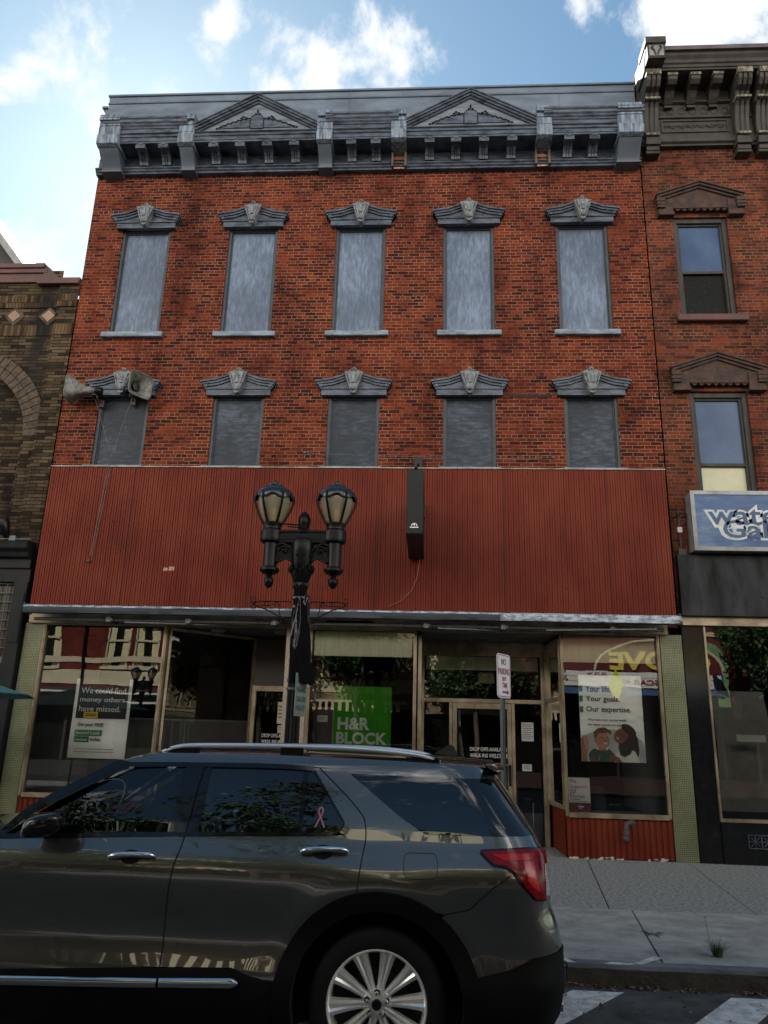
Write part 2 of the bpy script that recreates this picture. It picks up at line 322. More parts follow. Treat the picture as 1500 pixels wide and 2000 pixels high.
tag(m.build('road', ASPH, merge=.001, smooth=60), kind='structure')
m = MB().box(-400, 400, -400, 400, -.5, -.22); tag(m.build('ground', mat('earth', (.06, .05, .04), rough=1)), kind='structure')
# pavement on the facade side: slabs with open joints over a dark bed
m = MB(); sk = .13
m.mi = 2; m.box(-60, 60, 7.3, 28, -.22, -.012)
def slab(x0, x1, y0, y1, mi):
    m.mi = mi; g = .007
    f = lambda x, y: x+sk*(y-7.3)
    m.add([(f(x0, y0)+g, y0+g, -.1), (f(x1, y0)-g, y0+g, -.1), (f(x1, y1)-g, y1-g, -.1), (f(x0, y1)+g, y1-g, -.1),
           (f(x0, y0)+g, y0+g, 0), (f(x1, y0)-g, y0+g, 0), (f(x1, y1)-g, y1-g, 0), (f(x0, y1)+g, y1-g, 0)],
          [(4, 5, 6, 7), (0, 1, 5, 4), (1, 2, 6, 5), (2, 3, 7, 6), (3, 0, 4, 7)])
xs = [1.93+1.58*k for k in range(-24, 24)]
for i in range(len(xs)-1):
    slab(xs[i], xs[i+1], 7.3, 9.5, 0)
for i in range(0, len(xs)-1):
    slab(xs[i]-.24, xs[i+1]-.24, 9.5, 14.9, 1)
tag(m.build('pavement', [CONC, CONC2, BLACKM], bevel=.004), kind='structure')
# kerb
m = MB(); x = -60
random.seed(3)
while x < 60:
    w = 1.9+random.random()*.5
    if x < 1.05 < x+w and x > -2: w = 1.12-x
    dz = random.uniform(-.004, .004)
    m.mi = 0; m.box(x+.004, x+w-.004, 7.15, 7.295, -.03, .002+dz); m.mi = 1; m.box(x+.004, x+w-.004, 7.157, 7.29, -.25, -.03); x += w
ko = m.build('kerb', [KERBM, KERBF], bevel=.006); tag(ko, kind='structure')
bmk = bmesh.new(); bmk.from_mesh(ko.data)
bmesh.ops.subdivide_edges(bmk, edges=[e for e in bmk.edges if e.calc_length() > .8 and -3 < e.verts[0].co.x < 10], cuts=24, use_grid_fill=True)
for v in bmk.verts:
    if v.co.y < 7.2:
        n_ = noise.noise((v.co.x*5, v.co.z*9, 1.7)); n2_ = noise.noise((v.co.x*19, v.co.z*20, 4)); v.co.y += .012*n_+.005*n2_; v.co.z += .004*noise.noise((v.co.x*7, 3, 3))
bmk.to_mesh(ko.data); bmk.free()
# opposite pavement and kerb (behind the camera)
m = MB(); m.box(-60, 60, -30, -2.75, -.22, 0); tag(m.build('pavement_opposite', mat('dark_pavement', (.05, .05, .048), (.035, .035, .033), rough=.9, spec=.1)), kind='structure')
m = MB(); m.box(-60, 60, -2.75, -2.55, -.22, .003); tag(m.build('kerb_opposite', KERBM), kind='structure')
# white paint on the kerb top and hatch stripes
m = MB()
def onroad(pts, dz=.004):
    return [(x, y, road_z(y)+dz) for x, y in pts]
for k in range(-1, 4):
    x1 = 1.33+1.22*k; dx, dy = -.58, -.81; w = .20
    for j in range(4):
        y_a, y_b = 6.98-j*.5, 6.98-(j+1)*.5
        xa = x1+(y_a-6.98)*dx/dy; xb = x1+(y_b-6.98)*dx/dy
        m.add(onroad([(xa-w, y_a), (xa+w, y_a), (xb+w, y_b), (xb-w, y_b)]), [(0, 1, 2, 3)])
tag(m.build('hatch_markings', PAINT, merge=.001), kind='structure')
m = MB()
m.add([(1.13, 7.16, .0085), (1.20, 7.16, .0085), (1.14, 7.29, .0085), (1.08, 7.29, .0085)], [(0, 1, 2, 3)])
m.add([(1.42, 7.158, .0085), (1.62, 7.158, .0085), (1.72, 7.22, .0085), (1.50, 7.235, .0085)], [(0, 1, 2, 3)])
m.add([(1.66, 7.21, .0085), (1.74, 7.20, .0085), (1.98, 7.44, .0085), (1.90, 7.47, .0085)], [(0, 1, 2, 3)])
tag(m.build('paint_splash', PAINT), kind='structure')
# leaf litter
random.seed(11); m = MB()
for i in range(3200):
    x = random.uniform(-6, 9); y = 7.14-abs(random.gauss(0, .055))-.003
    if random.random() < .08: y = random.uniform(6.3, 7.1)
    s_ = random.uniform(.008, .034)*random.uniform(.6, 1); a = random.uniform(0, 6.28); z = road_z(y)+.006+random.random()*.012; ti = random.uniform(-.6, .6)
    c, s2 = math.cos(a), math.sin(a); m.mi = random.choice((0, 0, 1, 1, 2))
    m.add([(x+c*s_*p-s2*s_*q, y+s2*s_*p+c*s_*q, z+ti*s_*p+.006*abs(q)) for p, q in ((-1, 0), (0, -.5), (1, 0), (0, .5))], [(0, 1, 2, 3)])
tag(m.build('leaf_litter', [mat('dry_leaf_brown', (.20, .085, .035), rough=.9), mat('dry_leaf_dark', (.06, .03, .018), rough=.9), mat('dry_leaf_tan', (.42, .30, .18), rough=.9)], rec=False),
    'dry brown leaves and grit gathered in the gutter along the kerb', 'leaf litter', kind='stuff')
# weed
GRASS = mat('weed_green', (.035, .07, .018), (.06, .10, .03), rough=.7)
DRYG = mat('dry_stem', (.12, .10, .05), rough=.8)
def blades(cx, cy, n, hmax, spread, seed):
    random.seed(seed); m = MB()
    for i in range(n):
        a = random.uniform(0, 2*PI); l = random.uniform(.4, 1)*hmax; r0 = random.uniform(0, .02); w = .0022
        lean = random.uniform(.2, 1.2)*spread; m.mi = 1 if random.random() < .2 else 0
        px, py = cx+r0*math.cos(a)*2, cy+r0*math.sin(a); c, s_ = math.cos(a), math.sin(a)
        pts = [(px+c*lean*t*t*l, py+s_*lean*t*t*l, l*(t-.25*lean*t*t)) for t in (0, .35, .7, 1)]
        vs = []
        for k, p in enumerate(pts):
            ww = w*(1-k/3.2); vs += [(p[0]-s_*ww, p[1]+c*ww, p[2]), (p[0]+s_*ww, p[1]-c*ww, p[2])]
        m.add(vs, [(0, 1, 3, 2), (2, 3, 5, 4), (4, 5, 7, 6)])
    return m
m = blades(2.47, 7.58, 230, .21, 1.25, 5); m.mi = 1
m.tube([(2.44, 7.6, 0), (2.41, 7.6, .18), (2.40, 7.61, .30)], .002, 5); m.ball((2.40, 7.61, .30), .006, 6, 4)
tag(m.build('weed', [GRASS, DRYG], loc=(2.47, 7.58, 0), rec=False), 'tuft of green grass weed growing from the pavement beside the kerb', 'weed')
random.seed(8); m = MB()
for i in range(7):
    a = -.5+i*.9; l = random.uniform(.08, .17); cx, cy = 2.12, 8.33; c, s_ = math.cos(a), math.sin(a)
    m.add([(cx, cy, .004), (cx+c*l*.5-s_*.012, cy+s_*l*.5+c*.012, .02), (cx+c*l, cy+s_*l, .006), (cx+c*l*.5+s_*.012, cy+s_*l*.5-c*.012, .01)], [(0, 1, 2, 3)])
tag(m.build('fallen_sprig', [mat('wilted_leaf', (.10, .13, .10), rough=.8)], loc=(2.12, 8.33, 0), rec=False), 'wilted grey green sprig lying flat on the pale pavement slab', 'fallen sprig')
m = blades(1.22, 9.5, 26, .05, 1.5, 6)
tag(m.build('weed', [GRASS, DRYG], loc=(1.22, 9.5, 0), rec=False), 'low weed in the pavement joint just behind the rear bumper of the car', 'weed')

# ================================================================== MAIN BUILDING
main = thing('brick_building', (-1.55, FY, 0), 'three storey orange red brick building with boarded windows and red ribbed metal panel', 'building')
XL, XR = -7.28, 4.20
def wall_with_holes(m, x0, x1, z0, z1, y, holes, rev=.14):
    xs = sorted({x0, x1, *[h[0] for h in holes], *[h[1] for h in holes]}); zs = sorted({z0, z1, *[h[2] for h in holes], *[h[3] for h in holes]})
    for i in range(len(xs)-1):
        for j in range(len(zs)-1):
            cx, cz = (xs[i]+xs[i+1])/2, (zs[j]+zs[j+1])/2
            if any(h[0] < cx < h[1] and h[2] < cz < h[3] for h in holes): continue
            m.add([(xs[i], y, zs[j]), (xs[i+1], y, zs[j]), (xs[i+1], y, zs[j+1]), (xs[i], y, zs[j+1])], [(0, 1, 2, 3)])
    for h in holes:
        a, b, c, d = h
        m.add([(a, y, c), (a, y+rev, c), (a, y+rev, d), (a, y, d)], [(0, 1, 2, 3)]); m.add([(b, y, c), (b, y, d), (b, y+rev, d), (b, y+rev, c)], [(0, 1, 2, 3)])
        m.add([(a, y, d), (a, y+rev, d), (b, y+rev, d), (b, y, d)], [(0, 1, 2, 3)]); m.add([(a, y, c), (b, y, c), (b, y+rev, c), (a, y+rev, c)], [(0, 1, 2, 3)])
WX = [-6.04, -3.77, -1.53, .67, 2.94]
holes = [(c-.515, c+.515, 9.42, 11.90) for c in WX]+[(c-.50, c+.50, 6.58, 8.10) for c in WX]
m = MB(); wall_with_holes(m, XL, XR, 3.7, 14.6, FY, holes)
m.add([(XL, FY, 0), (XL, 28, 0), (XL, 28, 15.3), (XL, FY, 15.3)], [(0, 1, 2, 3)]); m.add([(XR, FY, 0), (XR, FY, 15.3), (XR, 28, 15.3), (XR, 28, 0)], [(0, 1, 2, 3)])
m.add([(XL, 28, 0), (XR, 28, 0), (XR, 28, 15.3), (XL, 28, 15.3)], [(0, 1, 2, 3)])
m.build('wall', BR_MAIN, main, rec=False)
MB().box(XL+.02, XR-.02, FY+.3, 27.9, 14.9, 15.05).build('roof', mat('tar_roof', (.05, .05, .05), rough=.9), main)
# dark strip standing for the black slot left by a lost lintel, repaired patches
MB().box(1.42, 2.22, FY-.012, FY+.01, 8.02, 8.075).build('lintel_slot', mat('slot_black', (.02, .012, .01), rough=.9), main)
def window_hood(cx, zb, par):
    y0, y1 = FY-.02, FY-.17
    h = MB()
    h.box(cx-.625, cx+.625, FY-.10, FY+.0, zb, zb+.145)
    h.box(cx-.655, cx+.655, FY-.125, FY, zb+.118, zb+.148)
    top = [(-.73, .26), (-.70, .275), (-.42, .315), (0, .465), (.42, .315), (.70, .275), (.73, .26)]
    out = [(cx+x, zb+z) for x, z in top]
    # tympanum
    h.prism([(cx-.63, zb+.15)]+[(cx+x*.9, zb+z-.03) for x, z in top]+[(cx+.63, zb+.15)], FY-.11, FY)
    # three raking mouldings stepping outwards
    for k, (d0, d1, yy, sx) in enumerate([(-.115, -.075, FY-.145, .93), (-.075, -.035, FY-.175, .97), (-.035, 0, FY-.205, 1.0)]):
        for i in range(len(top)-1):
            (xa, za), (xb, zb2) = top[i], top[i+1]
            h.prism([(cx+xa*sx, zb+za+d0), (cx+xb*sx, zb+zb2+d0), (cx+xb*sx, zb+zb2+d1+.002), (cx+xa*sx, zb+za+d1+.002)], yy, FY)
    for s_ in (-1, 1):
        h.prism([(cx+s_*.635, zb+.148), (cx+s_*.66, zb+.17), (cx+s_*.68, zb+.20), (cx+s_*.73, zb+.262), (cx+s_*.60, zb+.262), (cx+s_*.60, zb+.148)], FY-.16, FY)
    o = h.build('hood', GREYM, par)
    k = MB()
    k.prism([(cx-.185, zb+.425), (cx-.17, zb+.385), (cx-.065, zb+.05), (cx-.04, zb+.0), (cx, zb-.02), (cx+.04, zb+.0), (cx+.065, zb+.05), (cx+.17, zb+.385), (cx+.185, zb+.425), (cx+.1, zb+.44), (cx-.1, zb+.44)], FY-.235, FY-.05)
    k.prism([(cx-.12, zb+.40), (cx-.05, zb+.10), (cx, zb+.06), (cx+.05, zb+.10), (cx+.12, zb+.40)], FY-.265, FY-.2)
    for s_ in (-1, 1): k.tube([(cx+s_*.165, FY-.24, zb+.41), (cx+s_*.10, FY-.26, zb+.2), (cx+s_*.045, FY-.25, zb+.05)], .016, 6)
    k.box(cx-.03, cx+.03, FY-.29, FY-.2, zb+.18, zb+.36)
    k.ball((cx, FY-.25, zb+.075), .045); k.ball((cx, FY-.19, zb+.485), .052); k.ball((cx, FY-.245, zb+.485), .02)
    for s_ in (-1, 1): k.ball((cx+s_*.075, FY-.19, zb+.45), .034, 8, 6)
    k.build('keystone', GREYL2, o, bevel=.004)
GREYL2 = mat('pale_grey_keystone', (.175, .19, .205), (.05, .056, .064), rough=.6, scale=(12, 12, 12), bmp=.3)
SILLM = mat('pale_blue_sill', (.19, .24, .30), (.07, .09, .115), rough=.55, scale=(4, 4, 12))
for row, (z0, z1, zb, bmat) in enumerate(((9.42, 11.90, 11.83, BOARD), (6.58, 8.10, 8.02, BOARD2))):
    hw = .515 if row == 0 else .50
    for i, c in enumerate(WX):
        f = MB(); w = .058; ya, yb = FY+.035, FY+.14
        f.box(c-hw, c-hw+w, ya, yb, z0, z1); f.box(c+hw-w, c+hw, ya, yb, z0, z1); f.box(c-hw+w, c+hw-w, ya, yb, z1-.09, z1)
        f.box(c-hw+w, c-hw+w+.02, ya+.03, yb, z0, z1-.09); f.box(c+hw-w-.02, c+hw-w, ya+.03, yb, z0, z1-.09); f.box(c-hw+w+.02, c+hw-w-.02, ya+.03, yb, z1-.112, z1-.092)
        fo = f.build('window', GREYD, main, bevel=.004)
        b = MB(); b.box(c-hw+w+.02, c+hw-w-.02, FY+.095, FY+.135, z0, z1-.112); b.build('board', bmat, fo)
        if row == 0:
            s_ = MB().box(c-.625, c+.625, FY-.10, FY+.10, z0-.115, z0-.01); s_.build('sill', SILLM, fo, bevel=.008)
        else:
            s_ = MB(); s_.add([(c-.57, FY-.17, z0-.03), (c+.57, FY-.17, z0-.03), (c+.46, FY+.10, z0+.045), (c-.46, FY+.10, z0+.045), (c-.57, FY-.17, z0-.12), (c+.57, FY-.17, z0-.12), (c+.46, FY+.10, z0-.12), (c-.46, FY+.10, z0-.12)],
                              [(0, 1, 2, 3), (0, 4, 5, 1), (1, 5, 6, 2), (2, 6, 7, 3), (3, 7, 4, 0), (4, 7, 6, 5)])
            s_.build('sill', SILLM, fo)
        window_hood(c, zb, fo)
# ---- cornice
cor = MB(); Y0 = FY
PX = [(-7.10, -6.66), (-5.38, -5.07), (-2.46, -2.16), (-.92, -.63), (2.04, 2.33), (3.66, 4.14)]
cor.box(XL+.02, XR-.01, FY-.09, FY, 13.30, 13.60)                                                      # frieze board
cor.extx([(FY, 13.17), (FY-.12, 13.17), (FY-.12, 13.205), (FY-.155, 13.225), (FY-.155, 13.25), (FY-.19, 13.27), (FY-.19, 13.295), (FY-.10, 13.315), (FY, 13.315)], XL+.0, XR-.01)
cor.box(-7.06, XR-.01, FY-.52, FY, 13.60, 13.645)                                                           # soffit
cor.extx([(FY, 13.646), (FY-.53, 13.646), (FY-.53, 13.73), (FY-.555, 13.74), (FY-.555, 13.76), (FY-.545, 13.765), (FY-.545, 13.80), (FY-.58, 13.815), (FY-.58, 13.83), (FY, 13.83)], -7.06, XR-.01)
def crown(x0, x1):
    cor.extx([(FY, 13.832), (FY-.55, 13.832), (FY-.55, 13.93), (FY-.57, 13.94), (FY-.57, 13.97), (FY-.60, 14.0), (FY-.60, 14.03), (FY-.63, 14.06), (FY-.635, 14.11), (FY-.66, 14.13), (FY-.66, 14.175), (FY, 14.30)], x0, x1)
for a, b in ((-7.05, -5.22), (-2.30, -.78), (2.18, XR-.01)): crown(a, b)
cor.mi = 1
for xm in (-6.5, -5.95, -5.42, -4.9, -4.38, -3.82, -3.22, -2.66, -2.05, -1.49, -1.0, -.38, .12, .68, 1.26, 1.82, 2.52, 2.95, 3.45):
    cor.box(xm-.17, xm+.17, FY-.11, FY-.091, 13.36, 13.57)
cor.mi = 0
cornice = cor.build('cornice', [GREYM, BOARD2], main, bevel=.003)
def bracket(x, par):
    b = MB(); w = .09
    prof = [(FY-.09, 13.60), (FY-.46, 13.60), (FY-.46, 13.53), (FY-.40, 13.50), (FY-.33, 13.48), (FY-.27, 13.44), (FY-.22, 13.38), (FY-.20, 13.325), (FY-.09, 13.322)]
    b.extx(prof, x-w, x-w+.055); b.extx(prof, x+w-.055, x+w); b.extx([(y if y > FY-.1 else y+.018, z if z > 13.57 else z+.014) for y, z in prof], x-w+.055, x+w-.055)
    b.extx(prof, x-.012, x+.012)
    b.box(x-w-.012, x+w+.012, FY-.505, FY-.38, 13.50, 13.62); b.ball((x, FY-.51, 13.605), (.055, .02, .04), 8, 6)
    b.build('bracket', GREYM, par)
for x in (-6.21, -5.72, -4.65, -4.09, -3.52, -2.95, -1.76, -1.25, -.14, .40, .97, 1.54, 2.69, 3.20): bracket(x, cornice)
def pier(x0, x1, par, console=True, big=False):
    b = MB(); p = .63 if not big else .65
    b.extx([(FY, 13.995), (FY-p+.04, 13.995), (FY-p+.04, 14.10), (FY-p-.015, 14.10), (FY-p-.015, 14.13), (FY-p+.02, 14.27), (FY, 14.34)], x0, x1)
    b.extx([(FY, 13.50), (FY-p+.10, 13.50), (FY-p+.02, 13.535), (FY-p+.01, 13.74), (FY-p+.05, 13.76), (FY-p+.05, 13.99), (FY, 13.99)], x0-.01, x1+.01)
    o = b.build('cornice_pier', GREYL, par, bevel=.004)
    if console:
        b = MB()
        prof = [(FY-.02, 13.497), (FY-p+.12, 13.497), (FY-p+.15, 13.46), (FY-p+.22, 13.39), (FY-p+.30, 13.31), (FY-p+.36, 13.23), (FY-.25, 13.18), (FY-.245, 13.15), (FY-.02, 13.15)]
        b.extx(prof, x0+.015, x1-.015); b.box(x0, x1, FY-.27, FY, 13.12, 13.15)
        b.build('console', GREYC, o, smooth=40)
    else:
        b = MB(); b.box(x0+.03, x1-.03, FY-.13, FY-.092, 13.17, 13.60); b.build('exposed_brick', BR_EXP, o)
        b = MB(); b.box(x0-.01, x0+.03, FY-.24, FY-.05, 13.16, 13.60); b.box(x1-.03, x1+.01, FY-.24, FY-.05, 13.16, 13.60); b.box(x0+.02, x1-.02, FY-.17, FY-.14, 13.36, 13.39)
        b.build('broken_timber', mat('rotten_wood', (.05, .035, .025), (.12, .09, .07), rough=.9), o)
GREYC = mat('smooth_grey_console', (.085, .104, .135), (.060, .074, .098), rough=.45, spec=.35, scale=(1, 1, 1.5))
for i, (a, b_) in enumerate(PX): pier(a, b_, cornice, console=i not in (3, 4), big=i in (0, 5))
def pediment(x0, x1, par):
    cx = (x0+x1)/2; zb, zp = 13.835, 14.58; b = MB(); yf = FY-.54
    b.mi = 1; b.prism([(x0, zb), (x1, zb), (x1, zb+.02), (cx, zp), (x0, zb+.02)], yf+.03, FY); b.mi = 0
    for (d0, d1, yy) in ((-.17, -.125, yf-.01), (-.125, -.075, yf-.05), (-.075, -.025, yf-.085), (-.025, 0, yf-.11)):
        for s_, xa in ((-1, x0), (1, x1)):
            b.prism([(xa, 13.985+d0), (cx, 14.73+d0), (cx, 14.73+d1+.002), (xa, 13.985+d1+.002)], yy, FY)
    o = b.build('pediment', [GREYM, GREYC2], par)
    # carved ornament
    zb -= .04; k = MB(); yy = yf+.02
    k.prism([(cx-.13, zb+.12), (cx-.13, zb+.36), (cx-.09, zb+.42), (cx, zb+.45), (cx+.09, zb+.42), (cx+.13, zb+.36), (cx+.13, zb+.12)], yy-.02, yy+.02)
    for s_ in (-1, 1):
        k.prism([(cx+s_*.15, zb+.14), (cx+s_*.15, zb+.33), (cx+s_*.42, zb+.30), (cx+s_*.62, zb+.22), (cx+s_*.72, zb+.14)], yy-.012, yy+.02)
    k.mi = 1
    for s_ in (-1, 1):
        pts = []
        for t in range(0, 26): pts.append((cx+s_*(.15+.65*t/25), yy-.02, zb+.36-.22*(t/25)**1.6+.014*math.sin(t*1.5)))
        k.tube(pts, .014, 5)
        for dx, dz in ((.24, .40), (.30, .43), (.34, .39), (.84, .14), (.78, .17)): k.ball((cx+s_*dx, yy-.005, zb+dz), (.032, .012, .018), 7, 5)
    for dx, dz in ((0, .54), (.04, .50), (-.04, .50), (0, .585)): k.ball((cx+dx, yy-.005, zb+dz), (.022, .012, .022), 7, 5)
    k.tube([(cx-.14, yy-.02, zb+.12), (cx-.14, yy-.02, zb+.37), (cx-.09, yy-.02, zb+.44), (cx, yy-.02, zb+.465), (cx+.09, yy-.02, zb+.44), (cx+.14, yy-.02, zb+.37), (cx+.14, yy-.02, zb+.12)], .010, 5)
    k.build('carved_ornament', [GREYM, BLACKM], o)
GREYC2 = mat('grey_tympanum_boards', (.15, .18, .23), (.055, .068, .086), rough=.5, scale=(.7, 2, 7), ns=1.5)
pediment(-5.04, -2.48, cornice); pediment(-.62, 2.02, cornice)
m = MB(); m.box(XL-.0, XR-.0, FY-.04, FY+.25, 14.28, 15.15); m.box(XL-.01, XR, FY-.065, FY+.27, 15.11, 15.135); m.box(XL-.02, XR+.01, FY-.08, FY+.3, 15.30, 15.35)
m.box(XL, XR, FY-.045, FY+.25, 15.15, 15.30)
for x in (-4.4, -1.9, .6, 2.6): m.box(x, x+.012, FY-.052, FY-.03, 14.32, 15.29)
m.box(XL-.14, XL-.005, FY-.05, FY+.2, 15.02, 15.07); m.prism([(XL-.12, 15.05), (XL-.005, 15.05), (XL-.005, 14.75), (XL-.03, 14.75)], FY, FY+.15)
m.build('parapet', GREYP, main, bevel=.005) if False else None
GREYP = mat('sheet_metal_parapet', (.125, .158, .205), (.070, .090, .120), rough=.4, scale=(.9, .9, 2.5), ns=1.5, detail=9)
m.build('parapet', GREYP, main, bevel=.005)
# ---- ribbed red panel
m = MB(); yf = 13.20; x = -7.12; zt, zb = 6.46, 3.87; random.seed(5); prof = []
while x < 4.10:
    prof += [(x, yf), (x+.030, yf), (x+.033, yf+.010), (x+.040, yf+.010), (x+.043, yf), (x+.073, yf), (x+.077, yf+.016), (x+.086, yf+.016), (x+.090, yf)]; x += .090
prof = [(min(a, 4.10), b_) for a, b_ in prof]
for (xa, ya), (xb, yb) in zip(prof[:-1], prof[1:]):
    if xb > xa: m.add([(xa, ya, zb), (xb, yb, zb), (xb, yb, zt), (xa, ya, zt)], [(0, 1, 2, 3)])
m.add([(-7.12, yf, zb), (-7.12, FY, zb), (-7.12, FY, zt), (-7.12, yf, zt)], [(0, 3, 2, 1)]); m.add([(4.10, yf, zb), (4.10, FY, zb), (4.10, FY, zt), (4.10, yf, zt)], [(0, 1, 2, 3)])
m.add([(-7.12, yf, zb), (4.10, yf, zb), (4.10, FY, zb), (-7.12, FY, zb)], [(0, 1, 2, 3)])
rib = m.build('ribbed_panel', REDP, main)
for x in (-5.50, -3.25, -.99, 1.26, 3.06): MB().box(x, x+.008, yf-.004, yf+.012, zb+.005, zt-.002).build('sheet_joint', mat('dark_joint', (.03, .008, .006), rough=.8), rib)
m = MB(); m.box(-7.13, 4.11, yf-.02, FY, zt, zt+.018); m.build('flashing', mat('pale_flashing', (.35, .34, .30), (.12, .1, .08), rough=.6), rib)
m = MB(); m.box(-4.78, -4.70, yf-.006, yf+.0, 4.50, 4.56); m.box(-4.68, -4.58, yf-.006, yf, 4.51, 4.58); m.build('bare_patch', mat('bare_primer', (.45, .3, .22), (.2, .06, .04), rough=.8, scale=(30, 30, 30)), rib)
m = MB()
for x, z in ((1.6, 5.1), (1.0, 4.6), (-.55, 5.3), (-.3, 4.9), (2.3, 4.3), (-3, 5.2), (-5.8, 5.4), (3.5, 5.9), (-1.9, 4.25)): m.ball((x, yf, z), .012, 6, 4)
m.build('screw_head', BLACKM, rib)
# ---- roller awning
AWM = mat('blue_grey_awning_vinyl', (.040, .047, .058), (.026, .031, .039), rough=.5, spec=.2, scale=(1.2, 4, 4))
AWF = mat('lit_faded_awning_edge', (.42, .47, .54), (.12, .14, .18), rough=.6, scale=(6, 6, 14), ns=1.4, lo=.4, hi=.6)  # lit look put into the top strip's colour; right end really weathered
m = MB(); random.seed(9)
K = 60
def awn(i, j):
    x = -7.08+11.17*i; base = [(13.19, 3.862), (12.96, 3.825), (12.905, 3.80), (12.90, 3.785), (12.905, 3.685), (12.93, 3.67), (13.19, 3.70)]
    k = j*6; a = int(min(k, 5)); f = k-a; y = base[a][0]*(1-f)+base[a+1][0]*f; z = base[a][1]*(1-f)+base[a+1][1]*f
    wv = noise.noise((x*1.3, k, 0))*.012+noise.noise((x*5, k*2, 3))*.006*(1.5 if x > 2 else .6)
    return (x, y+wv, z+wv*.7)
m.grid(awn, 140, 12)
for f in range(len(m.f)):
    x = m.v[m.f[f][0]][0]; j = f % 12
    if (j <= 7 and x > 1.1) or j <= 5: m.m[f] = 1
m.box(-7.08, -7.05, 12.91, 13.19, 3.68, 3.85); m.box(4.06, 4.09, 12.91, 13.19, 3.68, 3.85)
aw = m.build('roller_awning', [AWM, AWF], main, smooth=50, rec=False)
m = MB(); m.tube([(-6.95, 13.12, 3.60), (-2.6, 13.12, 3.60)], .028, 8); m.tube([(-2.1, 13.12, 3.60), (3.85, 13.12, 3.60)], .028, 8)
for x in (-5.6, -4.2, -2.7, -.1, 1.2, 3.0): m.box(x-.04, x+.04, 13.05, 13.4, 3.56, 3.66); m.ball((x+.05, 13.08, 3.6), .04, 8, 6)
m.tube([(-5.3, 13.05, 3.555), (-3.6, 13.2, 3.56)], .018, 6); m.tube([(.1, 13.05, 3.555), (1.1, 13.2, 3.56)], .018, 6); m.tube([(1.9, 13.05, 3.555), (3.7, 13.0, 3.60)], .018, 6)
m.build('awning_bar', GALV, aw)
m = MB(); m.box(XL+.08, 4.0, 13.40, FY+.1, 3.57, 3.88)
hd = m.build('header', TAN, main, bevel=.005); MB().box(-1.85, -1.0, 13.37, 13.40, 3.66, 3.70).build('vent_slot', BLACKM, hd)
# ---- storefront
TILE = None
def tile_mat():
    m, t, b = base_mat('green_mosaic_tile')
    g = N(t, 'ShaderNodeNewGeometry'); s = N(t, 'ShaderNodeSeparateXYZ'); t.links.new(g.outputs['Position'], s.inputs[0]); c = N(t, 'ShaderNodeCombineXYZ')
    t.links.new(math_n(t, 'ADD', s.outputs[0], s.outputs[1]), c.inputs[0]); t.links.new(s.outputs[2], c.inputs[1])
    br = N(t, 'ShaderNodeTexBrick', offset=0, squash=1); br.inputs['Scale'].default_value = 1; br.inputs['Mortar Size'].default_value = .0022; br.inputs['Brick Width'].default_value = .028; br.inputs['Row Height'].default_value = .028
    br.inputs['Color1'].default_value = (.038, .056, .026, 1); br.inputs['Color2'].default_value = (.068, .088, .044, 1); br.inputs['Mortar'].default_value = (.30, .31, .22, 1)
    t.links.new(c.outputs[0], br.inputs['Vector'])
    n = N(t, 'ShaderNodeTexNoise', inp={'Scale': 2.0, 'Detail': 5}); t.links.new(g.outputs['Position'], n.inputs['Vector'])
    mx = N(t, 'ShaderNodeMix', data_type='RGBA', blend_type='MULTIPLY'); mx.inputs[0].default_value = .8
    t.links.new(br.outputs[0], mx.inputs[6]); t.links.new(ramp(t, n.outputs[0], [(.35, (1.15, 1.1, .95)), (.7, (.6, .55, .4))]), mx.inputs[7]); t.links.new(mx.outputs[2], b.inputs['Base Color'])
    b.inputs['Roughness'].default_value = .3; return m
TILE = tile_mat()
tp1 = MB().box(XL, -6.95, FY-.03, FY+.3, 0, 3.575).build('tile_pier', TILE, main)
tp2 = MB().box(3.88, 4.24, FY-.03, FY+.3, 0, 3.575).build('tile_pier', TILE, main)
MB().box(-2.54, -2.14, FY-.04, FY+.5, 0, 3.575).build('pilaster', TAN2, main, bevel=.006)
def ribbed(m, x0, x1, y, z0, z1):
    x = x0
    while x < x1:
        a = min(x+.058, x1); b_ = min(x+.086, x1)
        m.box(x, a, y, y+.03, z0, z1); x += .094
    m.box(x0, x1, y+.016, y+.06, z0, z1)
m = MB(); ribbed(m, -6.93, -4.70, FY-.01, 0, .64); m.build('stall_riser', REDP, main)
m = MB(); ribbed(m, 2.20, 3.87, FY-.01, .02, .62)
def ribside(m, y0, y1, x):
    y = y0
    while y < y1:
        m.box(x, x+.03, y, min(y+.058, y1), .02, .70); y += .094
    m.box(x+.016, x+.06, y0, y1, .02, .70)
ribside(m, FY+.05, 14.85, 2.17); m.build('stall_riser', REDP, main)
m = MB(); ribbed(m, -2.14, -.25, FY-.01, 0, .62); m.build('stall_riser', REDP, main)
random.seed(4); m = MB()
for i in range(26):
    x = random.uniform(2.22, 3.85); m.ball((x, FY-.012, random.uniform(.0, .035)), (random.uniform(.01, .045), .008, random.uniform(.006, .02)), 7, 5)
m.build('flaking_paint', mat('pale_flake', (.5, .46, .42), rough=.9), main)
